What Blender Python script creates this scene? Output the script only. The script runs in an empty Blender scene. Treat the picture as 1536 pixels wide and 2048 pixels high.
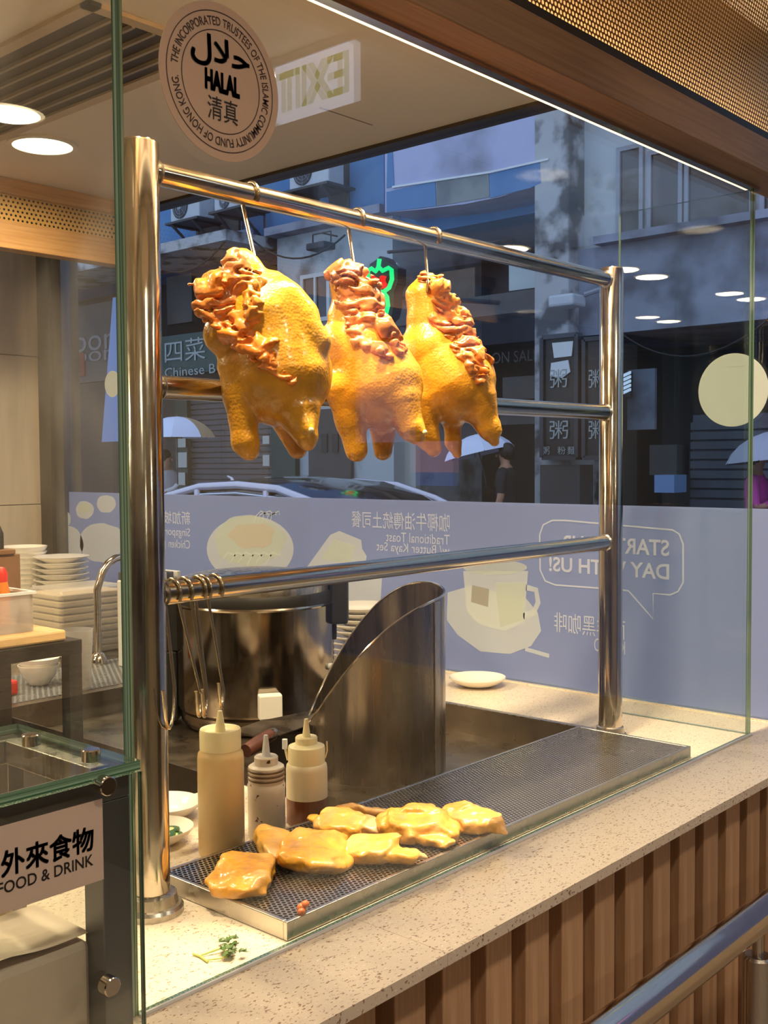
import bpy, math, random
import numpy as np
from mathutils import Vector, Matrix

random.seed(7); RNG = np.random.default_rng(7)
SC = bpy.context.scene
COL = SC.collection

# ------------------------------------------------------------------ camera
F = 2181.0; CX, CY = 768.0, 1024.0           # focal length in pixels of the 1536x2048 frame
YAW, PIT, ROLL = math.radians(41.7), math.radians(-2.64), math.radians(0.36)
FW = np.array([math.cos(YAW) * math.cos(PIT), math.sin(YAW) * math.cos(PIT), math.sin(PIT)])
RT = np.array([math.sin(YAW), -math.cos(YAW), 0.0]); UP = np.cross(RT, FW)
RT, UP = RT * math.cos(ROLL) - UP * math.sin(ROLL), UP * math.cos(ROLL) + RT * math.sin(ROLL)
EYE = np.array([0.0, 0.0, 1.55])
cam_d = bpy.data.cameras.new('camera'); cam = bpy.data.objects.new('camera', cam_d); COL.objects.link(cam)
cam_d.sensor_fit = 'VERTICAL'; cam_d.sensor_height = 36.0; cam_d.lens = F / 2048 * 36.0
cam_d.clip_start = 0.02; cam_d.clip_end = 200
cam.matrix_world = Matrix(((RT[0], UP[0], -FW[0], EYE[0]), (RT[1], UP[1], -FW[1], EYE[1]), (RT[2], UP[2], -FW[2], EYE[2]), (0, 0, 0, 1)))
SC.camera = cam

# ------------------------------------------------------------------ world, exposure
W = bpy.data.worlds.new('overcast_sky'); SC.world = W; W.use_nodes = True
bg = W.node_tree.nodes['Background']; bg.inputs[0].default_value = (0.60, 0.73, 1.0, 1); bg.inputs[1].default_value = 1.5
SC.view_settings.view_transform = 'Standard'; SC.view_settings.look = 'None'
SC.view_settings.exposure = 0.0; SC.view_settings.gamma = 1.0; SC.view_settings.use_curve_mapping = False
SC.cycles.transparent_max_bounces = 20; SC.cycles.max_bounces = 8; SC.cycles.diffuse_bounces = 4; SC.cycles.glossy_bounces = 4; SC.cycles.use_adaptive_sampling = True; SC.cycles.adaptive_threshold = 0.04
SC.cycles.caustics_reflective = False; SC.cycles.caustics_refractive = False
SC.cycles.sample_clamp_indirect = 6.0
LAMP = (1.0, 0.78, 0.50)

# ------------------------------------------------------------------ pixel to place
def ray(x, y): return FW * F + RT * (x - CX) - UP * (y - CY)
def onz(x, y, z): d = ray(x, y); return EYE + d * (z - EYE[2]) / d[2]
def onX(x, y, X): d = ray(x, y); return EYE + d * X / d[0]
def onY(x, y, Y): d = ray(x, y); return EYE + d * Y / d[1]

# ------------------------------------------------------------------ materials
def lin(r, g, b):
    return tuple(((c / 255) / 12.92 if c / 255 <= 0.04045 else ((c / 255 + 0.055) / 1.055) ** 2.4) for c in (r, g, b))
MATS = {}
def mat(name, rgb, rough=0.5, metal=0.0, var=0.0, vscale=8.0, vstretch=(1, 1, 1), bump=0.0, bscale=40.0, spec=0.5, sss=0.0, emit=None, estr=0.0, trans=0.0, coat=0.0, rgb2=None, thresh=None, rvar=0.0):
    """procedural principled material: base colour varied by noise, optional bump"""
    m = bpy.data.materials.new(name); m.use_nodes = True; nt = m.node_tree; N = nt.nodes; L = nt.links
    p = N['Principled BSDF']; c = lin(*rgb)
    p.inputs['Base Color'].default_value = (*c, 1); p.inputs['Roughness'].default_value = rough; p.inputs['Metallic'].default_value = metal
    p.inputs['Specular IOR Level'].default_value = spec
    if sss > 0.35: p.inputs['Subsurface Weight'].default_value = sss; p.inputs['Subsurface Radius'].default_value = (0.012, 0.006, 0.002); p.inputs['Subsurface Scale'].default_value = 0.6
    if trans: p.inputs['Transmission Weight'].default_value = trans
    if coat: p.inputs['Coat Weight'].default_value = coat; p.inputs['Coat Roughness'].default_value = 0.1
    if emit: p.inputs['Emission Color'].default_value = (*lin(*emit), 1); p.inputs['Emission Strength'].default_value = estr
    if var or bump or rgb2 or rvar:
        tc = N.new('ShaderNodeTexCoord'); mp = N.new('ShaderNodeMapping'); mp.inputs['Scale'].default_value = vstretch
        L.new(tc.outputs['Object'], mp.inputs['Vector'])
    if var or rgb2 or rvar:
        nz = N.new('ShaderNodeTexNoise'); nz.inputs['Scale'].default_value = vscale; nz.inputs['Detail'].default_value = 6
        L.new(mp.outputs[0], nz.inputs['Vector'])
        if var or rgb2:
            mx = N.new('ShaderNodeMix'); mx.data_type = 'RGBA'
            c2 = lin(*rgb2) if rgb2 else tuple(x * (1 - var) for x in c)
            c1 = c if rgb2 else tuple(min(1, x * (1 + var * 0.6)) for x in c)
            mx.inputs[6].default_value = (*c1, 1); mx.inputs[7].default_value = (*c2, 1)
            rm = N.new('ShaderNodeMapRange'); lo, hi = thresh or (0.3, 0.7)
            rm.inputs[1].default_value = lo; rm.inputs[2].default_value = hi
            L.new(nz.outputs[0], rm.inputs[0]); L.new(rm.outputs[0], mx.inputs[0]); L.new(mx.outputs[2], p.inputs['Base Color'])
        if rvar:
            r2 = N.new('ShaderNodeMapRange'); r2.inputs[1].default_value = 0.3; r2.inputs[2].default_value = 0.7
            r2.inputs[3].default_value = max(0.02, rough - rvar); r2.inputs[4].default_value = rough + rvar
            L.new(nz.outputs[0], r2.inputs[0]); L.new(r2.outputs[0], p.inputs['Roughness'])
    if bump:
        b = N.new('ShaderNodeBump'); b.inputs['Strength'].default_value = bump; b.inputs['Distance'].default_value = 0.01
        n2 = N.new('ShaderNodeTexNoise'); n2.inputs['Scale'].default_value = bscale; n2.inputs['Detail'].default_value = 4
        L.new(mp.outputs[0], n2.inputs['Vector']); L.new(n2.outputs[0], b.inputs['Height']); L.new(b.outputs[0], p.inputs['Normal'])
    MATS[name] = m; return m

def glass_mat(name, tint=(0.93, 0.97, 0.95), refl=1.0, rough=0.0, haze=0.0, smear=0.0):
    """sheet glass: clear transmission, Fresnel reflection, an optional thin greasy haze"""
    m = bpy.data.materials.new(name); m.use_nodes = True; nt = m.node_tree; N = nt.nodes; L = nt.links
    N.remove(N['Principled BSDF']); out = N['Material Output']
    tr = N.new('ShaderNodeBsdfTransparent'); tr.inputs[0].default_value = (*tint, 1)
    gl = N.new('ShaderNodeBsdfGlossy'); gl.inputs['Roughness'].default_value = rough; gl.inputs[0].default_value = (1, 1, 1, 1)
    fr = N.new('ShaderNodeLayerWeight'); fr.inputs[0].default_value = 0.5      # Schlick, alike from both sides of the sheet
    pw = N.new('ShaderNodeMath'); pw.operation = 'POWER'; pw.inputs[1].default_value = 5; L.new(fr.outputs['Facing'], pw.inputs[0])
    mu = N.new('ShaderNodeMath'); mu.operation = 'MULTIPLY_ADD'; mu.inputs[1].default_value = 0.96 * refl; mu.inputs[2].default_value = 0.04 * refl; L.new(pw.outputs[0], mu.inputs[0])
    mx = N.new('ShaderNodeMixShader'); L.new(mu.outputs[0], mx.inputs[0]); L.new(tr.outputs[0], mx.inputs[1]); L.new(gl.outputs[0], mx.inputs[2])
    last = mx
    if haze:
        df = N.new('ShaderNodeBsdfDiffuse'); df.inputs[0].default_value = (0.8, 0.8, 0.8, 1)
        tl = N.new('ShaderNodeBsdfTranslucent'); tl.inputs[0].default_value = (0.8, 0.8, 0.8, 1)
        ad = N.new('ShaderNodeMixShader'); ad.inputs[0].default_value = 0.5; L.new(df.outputs[0], ad.inputs[1]); L.new(tl.outputs[0], ad.inputs[2])
        m2 = N.new('ShaderNodeMixShader'); m2.inputs[0].default_value = haze
        if smear:
            tc = N.new('ShaderNodeTexCoord'); mp = N.new('ShaderNodeMapping'); mp.inputs['Scale'].default_value = (3, 3, 1.2); mp.inputs['Rotation'].default_value = (0.5, 0.4, 0.3)
            nz = N.new('ShaderNodeTexNoise'); nz.inputs['Scale'].default_value = 2.2; nz.inputs['Detail'].default_value = 5; nz.inputs['Distortion'].default_value = 1.2
            rm = N.new('ShaderNodeMapRange'); rm.inputs[1].default_value = 0.45; rm.inputs[2].default_value = 0.8; rm.inputs[3].default_value = haze * 0.3; rm.inputs[4].default_value = smear
            L.new(tc.outputs['Object'], mp.inputs[0]); L.new(mp.outputs[0], nz.inputs['Vector']); L.new(nz.outputs[0], rm.inputs[0]); L.new(rm.outputs[0], m2.inputs[0])
        L.new(mx.outputs[0], m2.inputs[1]); L.new(ad.outputs[0], m2.inputs[2]); last = m2
    L.new(last.outputs[0], out.inputs[0]); MATS[name] = m; return m

def film_mat(name, rgb, tl=0.5):
    """vinyl film: half diffuse, half lit through from behind"""
    m = bpy.data.materials.new(name); m.use_nodes = True; nt = m.node_tree; N = nt.nodes; L = nt.links
    N.remove(N['Principled BSDF']); out = N['Material Output']; c = (*lin(*rgb), 1)
    df = N.new('ShaderNodeBsdfDiffuse'); df.inputs[0].default_value = c
    t = N.new('ShaderNodeBsdfTranslucent'); t.inputs[0].default_value = c
    mx = N.new('ShaderNodeMixShader'); mx.inputs[0].default_value = tl
    L.new(df.outputs[0], mx.inputs[1]); L.new(t.outputs[0], mx.inputs[2]); L.new(mx.outputs[0], out.inputs[0]); MATS[name] = m; return m

def vcol_mat(name, rough=0.32, sss=0.15, bump=0.25, bscale=260.0, var=0.25):
    """food skin: colour from the mesh attribute, mottled, goose-bump relief"""
    m = bpy.data.materials.new(name); m.use_nodes = True; nt = m.node_tree; N = nt.nodes; L = nt.links; p = N['Principled BSDF']
    at = N.new('ShaderNodeVertexColor'); at.layer_name = 'col'
    tc = N.new('ShaderNodeTexCoord'); nz = N.new('ShaderNodeTexNoise'); nz.inputs['Scale'].default_value = 35; nz.inputs['Detail'].default_value = 4
    L.new(tc.outputs['Object'], nz.inputs['Vector'])
    rm = N.new('ShaderNodeMapRange'); rm.inputs[1].default_value = 0.3; rm.inputs[2].default_value = 0.7; rm.inputs[3].default_value = 1 - var; rm.inputs[4].default_value = 1 + var * 0.5
    L.new(nz.outputs[0], rm.inputs[0])
    mx = N.new('ShaderNodeVectorMath'); mx.operation = 'SCALE'; L.new(at.outputs[0], mx.inputs[0]); L.new(rm.outputs[0], mx.inputs['Scale']); L.new(mx.outputs[0], p.inputs['Base Color'])
    p.inputs['Roughness'].default_value = rough; p.inputs['Subsurface Weight'].default_value = sss * 0.6
    p.inputs['Subsurface Radius'].default_value = (0.010, 0.005, 0.0015); p.inputs['Subsurface Scale'].default_value = 0.5
    p.inputs['Coat Weight'].default_value = 0.7; p.inputs['Coat Roughness'].default_value = 0.14
    vo = N.new('ShaderNodeTexVoronoi'); vo.inputs['Scale'].default_value = bscale; L.new(tc.outputs['Object'], vo.inputs['Vector'])
    n2 = N.new('ShaderNodeTexNoise'); n2.inputs['Scale'].default_value = 60; n2.inputs['Detail'].default_value = 3; L.new(tc.outputs['Object'], n2.inputs['Vector'])
    ma = N.new('ShaderNodeMath'); ma.operation = 'SUBTRACT'; L.new(n2.outputs[0], ma.inputs[0]); L.new(vo.outputs[0], ma.inputs[1])
    b = N.new('ShaderNodeBump'); b.inputs['Strength'].default_value = bump; b.inputs['Distance'].default_value = 0.002
    L.new(ma.outputs[0], b.inputs['Height']); L.new(b.outputs[0], p.inputs['Normal']); MATS[name] = m; return m

def stone_mat(name):
    m = mat(name, (228, 212, 190), 0.28, coat=0.1); nt = m.node_tree; N = nt.nodes; L = nt.links; p = N['Principled BSDF']
    tc = N.new('ShaderNodeTexCoord'); vo = N.new('ShaderNodeTexVoronoi'); vo.inputs['Scale'].default_value = 160
    mp = N.new('ShaderNodeMapping'); mp.inputs['Scale'].default_value = (1, 1.8, 1); mp.inputs['Rotation'].default_value = (0, 0, 0.6)
    L.new(tc.outputs['Object'], mp.inputs[0]); L.new(mp.outputs[0], vo.inputs['Vector'])
    nz = N.new('ShaderNodeTexNoise'); nz.inputs['Scale'].default_value = 190; nz.inputs['Detail'].default_value = 3; L.new(mp.outputs[0], nz.inputs['Vector'])
    a = N.new('ShaderNodeMapRange'); a.inputs[1].default_value = 0.60; a.inputs[2].default_value = 0.66; L.new(nz.outputs[0], a.inputs[0])
    mx = N.new('ShaderNodeMix'); mx.data_type = 'RGBA'; mx.inputs[6].default_value = (*lin(228, 212, 190), 1); mx.inputs[7].default_value = (*lin(150, 116, 88), 1)
    L.new(a.outputs[0], mx.inputs[0])
    n2 = N.new('ShaderNodeTexNoise'); n2.inputs['Scale'].default_value = 210; n2.inputs['Detail'].default_value = 2; L.new(mp.outputs[0], n2.inputs['Vector'])
    a2 = N.new('ShaderNodeMapRange'); a2.inputs[1].default_value = 0.66; a2.inputs[2].default_value = 0.70; L.new(n2.outputs[0], a2.inputs[0])
    m2 = N.new('ShaderNodeMix'); m2.data_type = 'RGBA'; m2.inputs[7].default_value = (*lin(246, 238, 225), 1); L.new(a2.outputs[0], m2.inputs[0]); L.new(mx.outputs[2], m2.inputs[6])
    L.new(m2.outputs[2], p.inputs['Base Color']); return m

def wood_mat(name, rgb, rgb2, scale=(30, 30, 1.2), rough=0.5):
    m = mat(name, rgb, rough); nt = m.node_tree; N = nt.nodes; L = nt.links; p = N['Principled BSDF']
    tc = N.new('ShaderNodeTexCoord'); mp = N.new('ShaderNodeMapping'); mp.inputs['Scale'].default_value = scale; L.new(tc.outputs['Object'], mp.inputs[0])
    nz = N.new('ShaderNodeTexNoise'); nz.inputs['Scale'].default_value = 3.0; nz.inputs['Detail'].default_value = 6; nz.inputs['Distortion'].default_value = 0.6; L.new(mp.outputs[0], nz.inputs['Vector'])
    oi = N.new('ShaderNodeObjectInfo'); mx = N.new('ShaderNodeMix'); mx.data_type = 'RGBA'
    mx.inputs[6].default_value = (*lin(*rgb), 1); mx.inputs[7].default_value = (*lin(*rgb2), 1)
    rm = N.new('ShaderNodeMapRange'); rm.inputs[1].default_value = 0.3; rm.inputs[2].default_value = 0.7; L.new(nz.outputs[0], rm.inputs[0]); L.new(rm.outputs[0], mx.inputs[0])
    r2 = N.new('ShaderNodeMapRange'); r2.inputs[3].default_value = 0.82; r2.inputs[4].default_value = 1.12; L.new(oi.outputs['Random'], r2.inputs[0])
    sc = N.new('ShaderNodeVectorMath'); sc.operation = 'SCALE'; L.new(mx.outputs[2], sc.inputs[0]); L.new(r2.outputs[0], sc.inputs['Scale']); L.new(sc.outputs[0], p.inputs['Base Color']); return m

def emat(name, rgb, s):
    m = bpy.data.materials.new(name); m.use_nodes = True; N = m.node_tree.nodes; L = m.node_tree.links
    N.remove(N['Principled BSDF']); e = N.new('ShaderNodeEmission'); e.inputs[0].default_value = (*lin(*rgb), 1); e.inputs[1].default_value = s
    L.new(e.outputs[0], N['Material Output'].inputs[0]); MATS[name] = m; return m

# ------------------------------------------------------------------ mesh builder
def wloc(o):
    v = Vector((0, 0, 0))
    while o is not None: v += o.location; o = o.parent
    return v
class MB:
    def __init__(s): s.V = []; s.Fc = []; s.M = []; s.mi = 0
    def add(s, vs, fs):
        k = len(s.V); s.V += [tuple(map(float, v)) for v in vs]; s.Fc += [tuple(i + k for i in f) for f in fs]; s.M += [s.mi] * len(fs); return s
    def box(s, x0, x1, y0, y1, z0, z1):
        x0, x1 = min(x0, x1), max(x0, x1); y0, y1 = min(y0, y1), max(y0, y1); z0, z1 = min(z0, z1), max(z0, z1)
        v = [(x, y, z) for z in (z0, z1) for y in (y0, y1) for x in (x0, x1)]
        return s.add(v, [(0, 2, 3, 1), (4, 5, 7, 6), (0, 1, 5, 4), (2, 6, 7, 3), (0, 4, 6, 2), (1, 3, 7, 5)])
    def obox(s, c, size, ax=(1, 0, 0), ay=(0, 1, 0), az=(0, 0, 1)):
        c = np.array(c, float); a = [np.array(q, float) * d / 2 for q, d in zip((ax, ay, az), size)]
        v = [c + i * a[0] + j * a[1] + k * a[2] for k in (-1, 1) for j in (-1, 1) for i in (-1, 1)]
        return s.add(v, [(0, 2, 3, 1), (4, 5, 7, 6), (0, 1, 5, 4), (2, 6, 7, 3), (0, 4, 6, 2), (1, 3, 7, 5)])
    def tube(s, pts, r, n=10, caps=True, closed=False):
        P = [np.array(p, float) for p in pts]; m = len(P); R = r if hasattr(r, '__len__') else [r] * m
        t0 = P[1] - P[0]; t0 = t0 / np.linalg.norm(t0); ref = np.array([0, 0, 1.0]) if abs(t0[2]) < 0.9 else np.array([1.0, 0, 0])
        nrm = np.cross(t0, ref); nrm /= np.linalg.norm(nrm); rings = []
        for i in range(m):
            a = P[(i - 1) % m] if (i > 0 or closed) else P[i]; b = P[(i + 1) % m] if (i < m - 1 or closed) else P[i]
            t = b - a; t = t / (np.linalg.norm(t) + 1e-12)
            nrm = nrm - t * (nrm @ t); nrm /= np.linalg.norm(nrm); bi = np.cross(t, nrm)
            rings.append([P[i] + R[i] * (math.cos(q) * nrm + math.sin(q) * bi) for q in np.linspace(0, 2 * math.pi, n, endpoint=False)])
        v = [p for rg in rings for p in rg]; f = []
        for i in range(m if closed else m - 1):
            j = (i + 1) % m
            f += [(i * n + k, i * n + (k + 1) % n, j * n + (k + 1) % n, j * n + k) for k in range(n)]
        if caps and not closed: f += [tuple(range(n))[::-1], tuple((m - 1) * n + k for k in range(n))]
        return s.add(v, f)
    def cyl(s, p0, p1, r0, r1=None, n=24, caps=True): return s.tube([p0, p1], [r0, r0 if r1 is None else r1], n, caps)
    def lathe(s, c, prof, n=32, axis=2, sx=1.0, sy=1.0):
        c = np.array(c, float); v = []; f = []
        for (r, h) in prof:
            for k in range(n):
                a = 2 * math.pi * k / n; q = [r * math.cos(a) * sx, r * math.sin(a) * sy]; q.insert(axis, h); v.append(c + np.array(q))
        for i in range(len(prof) - 1):
            f += [(i * n + k, i * n + (k + 1) % n, (i + 1) * n + (k + 1) % n, (i + 1) * n + k) for k in range(n)]
        if prof[0][0] > 1e-6: f.append(tuple(range(n))[::-1])
        if prof[-1][0] > 1e-6: f.append(tuple((len(prof) - 1) * n + k for k in range(n)))
        return s.add(v, f)
    def prism(s, poly, ext):
        n = len(poly); e = np.array(ext, float); a = [np.array(p, float) for p in poly]
        v = a + [p + e for p in a]
        return s.add(v, [tuple(range(n))[::-1], tuple(range(n, 2 * n))] + [(i, (i + 1) % n, n + (i + 1) % n, n + i) for i in range(n)])
    def sphere(s, c, rad, n=16, m=10):
        rad = np.array(rad if hasattr(rad, '__len__') else [rad] * 3, float); c = np.array(c, float); v = []
        for i in range(m + 1):
            th = math.pi * i / m
            for k in range(n):
                a = 2 * math.pi * k / n; v.append(c + rad * np.array([math.sin(th) * math.cos(a), math.sin(th) * math.sin(a), math.cos(th)]))
        return s.add(v, [(i * n + k, (i + 1) * n + k, (i + 1) * n + (k + 1) % n, i * n + (k + 1) % n) for i in range(m) for k in range(n)])
    def build(s, name, m, parent=None, smooth=False, bevel=0.0, at=None, angle=40, seg=2):
        base = wloc(parent) if parent is not None else Vector(at if at is not None else (0, 0, 0))
        b = np.array(base); me = bpy.data.meshes.new(name)
        me.from_pydata([tuple(np.array(v) - b) for v in s.V], [], s.Fc); me.validate()
        for q in (m if isinstance(m, (list, tuple)) else [m]): me.materials.append(MATS[q] if isinstance(q, str) else q)
        if isinstance(m, (list, tuple)) and len(me.polygons) == len(s.M): me.polygons.foreach_set('material_index', s.M)
        if smooth: me.polygons.foreach_set('use_smooth', [True] * len(me.polygons)); me.set_sharp_from_angle(angle=math.radians(angle))
        o = bpy.data.objects.new(name, me); COL.objects.link(o)
        if parent is not None: o.parent = parent
        else: o.location = base
        if bevel:
            bv = o.modifiers.new('bevel', 'BEVEL'); bv.width = bevel; bv.segments = seg; bv.limit_method = 'ANGLE'
        return o

def tag(o, label=None, cat=None, group=None, kind=None):
    if label: o['label'] = label
    if cat: o['category'] = cat
    if group: o['group'] = group
    if kind: o['kind'] = kind
    return o
def thing(name, loc, label, cat, group=None, kind=None):
    o = bpy.data.objects.new(name, None); COL.objects.link(o); o.location = loc; o.empty_display_size = 0.05
    return tag(o, label, cat, group, kind)
def copy_tree(o, loc=None, parent=None):
    c = o.copy(); COL.objects.link(c)
    if parent is not None: c.parent = parent
    if loc is not None: c.location = loc
    for ch in list(o.children): copy_tree(ch, None, c)
    return c

_tc = {}
def text2d(body, size, bold=0.0, sx=1.0, spacing=1.0, res=3):
    """glyph outlines as flat mesh data, left-bottom at 0,0"""
    cu = bpy.data.curves.new('t', 'FONT'); cu.body = body; cu.size = 1.0; cu.offset = bold; cu.resolution_u = res; cu.space_character = spacing
    ob = bpy.data.objects.new('t', cu); COL.objects.link(ob); bpy.context.view_layer.update()
    me = bpy.data.meshes.new_from_object(ob.evaluated_get(bpy.context.evaluated_depsgraph_get()))
    v = np.array([tuple(q.co) for q in me.vertices]) if len(me.vertices) else np.zeros((0, 3)); f = [tuple(q.vertices) for q in me.polygons]
    bpy.data.objects.remove(ob); bpy.data.curves.remove(cu); bpy.data.meshes.remove(me)
    v = v[:, :2] * size; v[:, 0] *= sx
    return v, f
def put_text(name, body, size, o, ux, uy, m, parent, bold=0.0, sx=1.0, align='l', spacing=1.0, width=None, height=None, heavy=0.0):
    v, f = text2d(body, size, bold, sx, spacing)
    v = v - v.min(0)
    if height: v[:, 1] *= height / v[:, 1].max()
    if width: v[:, 0] *= width / v[:, 0].max()
    w = v[:, 0].max()
    v[:, 0] -= {'l': 0, 'c': w / 2, 'r': w}[align]
    o, ux, uy = (np.array(q, float) for q in (o, ux, uy))
    mb = MB()
    for dx, dy in (((-1, -1), (1, -1), (-1, 1), (1, 1)) if heavy else ((0, 0),)): mb.add([o + (a + dx * heavy) * ux + (b + dy * heavy) * uy for a, b in v], f)
    return mb.build(name, m, parent)
def poly_xz(mb, pts, o, ux, uy):
    o, ux, uy = (np.array(q, float) for q in (o, ux, uy))
    mb.add([o + a * ux + b * uy for a, b in pts], [tuple(range(len(pts)))])

def perf_sheet(mb, o, ux, uy, wid, hei, pitch, r, seg=8):
    """a sheet of metal with staggered round holes"""
    o, ux, uy = (np.array(q, float) for q in (o, ux, uy)); rowh = pitch * 0.8660254
    nr = int(hei / rowh); V = []; Fq = []
    base = [(0.5, 0), (0.5, 0.5), (0, 0.5), (-0.5, 0.5), (-0.5, 0), (-0.5, -0.5), (0, -0.5), (0.5, -0.5)]
    for j in range(nr):
        off = 0.5 * (j % 2); nc = int(wid / pitch - off); 
        for i in range(nc):
            cx = (i + 0.5 + off) * pitch; cy = (j + 0.5) * rowh; k = len(V)
            for (a, b) in base: V.append(o + ux * (cx + a * pitch) + uy * (cy + b * rowh))
            for q in range(8):
                an = q * math.pi / 4; V.append(o + ux * (cx + r * math.cos(an)) + uy * (cy + r * math.sin(an)))
            Fq += [(k + q, k + (q + 1) % 8, k + 8 + (q + 1) % 8, k + 8 + q) for q in range(8)]
    mb.add(V, Fq)

# ------------------------------------------------------------------ soft solids for the food (signed distance + surface nets)
def vnoise(P, sc, seed=0):
    r = np.random.default_rng(seed).random((32, 32, 32)); q = P * sc; i = np.floor(q).astype(int); f = q - i; f = f * f * (3 - 2 * f); o = 0
    for dx in (0, 1):
        for dy in (0, 1):
            for dz in (0, 1):
                w = (f[..., 0] if dx else 1 - f[..., 0]) * (f[..., 1] if dy else 1 - f[..., 1]) * (f[..., 2] if dz else 1 - f[..., 2])
                o = o + w * r[(i[..., 0] + dx) % 32, (i[..., 1] + dy) % 32, (i[..., 2] + dz) % 32]
    return o - 0.5
def sd_cone(P, a, ra, b, rb):
    a, b = np.array(a, float), np.array(b, float); d = b - a; l2 = d @ d + 1e-12
    t = np.clip(((P - a) @ d) / l2, 0, 1); return np.linalg.norm(P - a - t[..., None] * d, axis=-1) - (ra + (rb - ra) * t)
def sd_ell(P, c, r):
    r = np.array(r, float); q = (P - np.array(c, float)) / r; k = np.linalg.norm(q, axis=-1); return (k - 1) * r.min()
def smin(a, b, k): h = np.maximum(k - np.abs(a - b), 0) / k; return np.minimum(a, b) - h * h * k * 0.25
def surface_nets(fn, lo, hi, h):
    lo = np.array(lo, float); hi = np.array(hi, float); n = np.ceil((hi - lo) / h).astype(int) + 1
    g = [lo[i] + h * np.arange(n[i]) for i in range(3)]
    P = np.stack(np.meshgrid(*g, indexing='ij'), -1); D = fn(P); S = D < 0
    c = [(0, 0, 0), (1, 0, 0), (0, 1, 0), (1, 1, 0), (0, 0, 1), (1, 0, 1), (0, 1, 1), (1, 1, 1)]
    sh = tuple(n - 1); sl = lambda A, o: A[o[0]:o[0] + sh[0], o[1]:o[1] + sh[1], o[2]:o[2] + sh[2]]
    cnt = sum(sl(S, o).astype(int) for o in c); act = (cnt > 0) & (cnt < 8)
    ed = [(0, 1), (2, 3), (4, 5), (6, 7), (0, 2), (1, 3), (4, 6), (5, 7), (0, 4), (1, 5), (2, 6), (3, 7)]
    acc = np.zeros(sh + (3,)); num = np.zeros(sh)
    for a, b in ed:
        da, db = sl(D, c[a]), sl(D, c[b]); x = (da < 0) != (db < 0); t = np.where(x, da / np.where(np.abs(da - db) < 1e-12, 1, da - db), 0)
        p = np.array(c[a]) + t[..., None] * (np.array(c[b]) - np.array(c[a])); acc += np.where(x[..., None], p, 0); num += x
    idx = -np.ones(sh, int); idx[act] = np.arange(act.sum()); ii = np.argwhere(act)
    V = lo + h * (ii + (acc[act] / num[act][:, None])); Fq = []
    for ax in range(3):
        u, v = (ax + 1) % 3, (ax + 2) % 3
        e0 = [slice(None)] * 3; e1 = [slice(None)] * 3; e0[ax] = slice(0, n[ax] - 1); e1[ax] = slice(1, n[ax])
        x = S[tuple(e0)] != S[tuple(e1)]; x = np.argwhere(x); x = x[(x[:, u] > 0) & (x[:, v] > 0) & (x[:, u] < n[u] - 1) & (x[:, v] < n[v] - 1)]
        ins = S[tuple(x.T)]
        q = []
        for du, dv in ((-1, -1), (0, -1), (0, 0), (-1, 0)):
            y = x.copy(); y[:, u] += du; y[:, v] += dv; q.append(idx[tuple(y.T)])
        q = np.stack(q, 1); q[~ins] = q[~ins][:, ::-1]; Fq.append(q)
    return V, np.concatenate(Fq)
def soft_mesh(name, V, Fq, cols, m, parent, frame=None):
    """frame: origin, x, y, z axes taking local soft-solid coordinates to the world"""
    o, ax, ay, az = (np.array(q, float) for q in frame); Wv = o + V[:, :1] * ax + V[:, 1:2] * ay + V[:, 2:] * az
    base = np.array(wloc(parent)) if parent is not None else o
    me = bpy.data.meshes.new(name); me.from_pydata((Wv - base).tolist(), [], Fq.tolist()); me.validate()
    me.materials.append(MATS[m]); me.polygons.foreach_set('use_smooth', [True] * len(me.polygons))
    at = me.color_attributes.new('col', 'FLOAT_COLOR', 'POINT'); at.data.foreach_set('color', np.concatenate([cols, np.ones((len(cols), 1))], 1).astype(np.float32).ravel())
    ob = bpy.data.objects.new(name, me); COL.objects.link(ob)
    if parent is not None: ob.parent = parent
    else: ob.location = base
    return ob
# ================================================================== materials
mat('grille_slat', (150, 142, 130), 0.6); mat('ceiling_paint', (238, 228, 214), 0.75, var=0.05, vscale=2)
mat('wall_paint', (196, 180, 160), 0.8, var=0.06)
mat('dark_panel', (70, 56, 46), 0.6, var=0.2)
mat('tile_cream', (205, 190, 168), 0.35, var=0.10, vscale=5, vstretch=(6, 6, 0.6)); mat('grout', (130, 118, 104), 0.9)
mat('floor_tile', (190, 178, 164), 0.4, var=0.15); mat('steel_polished', (205, 196, 184), 0.14, 1.0, rvar=0.05, vscale=30)
mat('steel_brushed', (188, 182, 174), 0.30, 1.0, var=0.12, vscale=60, vstretch=(1, 1, 0.05), rvar=0.10)
mat('steel_tray', (206, 200, 190), 0.28, 1.0, var=0.04, vscale=25, rvar=0.03); mat('steel_dark', (58, 52, 47), 0.5, 0.3, var=0.2, vscale=20); mat('steel_guard', (142, 133, 124), 0.27, 1.0, var=0.12, vscale=60, vstretch=(1, 1, 0.05), rvar=0.08); mat('mat_grey', (104, 108, 112), 0.5)
mat('steel_sink', (150, 138, 124), 0.32, 1.0, var=0.25, vscale=12, rvar=0.12)
mat('hook_wire', (200, 185, 160), 0.18, 1.0); mat('dark_metal', (44, 38, 34), 0.45, 0.6, var=0.2)
mat('frame_grey', (120, 122, 128), 0.35, 0.8, var=0.1); mat('steel_pot', (150, 140, 128), 0.15, 1.0, rvar=0.04, vscale=20); mat('window_frame', (66, 62, 58), 0.45, 0.3, var=0.1)
mat('black_plastic', (18, 17, 17), 0.55, var=0.2); mat('white_plastic', (235, 228, 216), 0.45); mat('porcelain', (238, 232, 222), 0.15, coat=0.3)
mat('grey_plastic', (196, 196, 192), 0.4); mat('red_plastic', (205, 40, 28), 0.35); mat('sauce_orange', (214, 120, 24), 0.3, sss=0.2)
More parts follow.
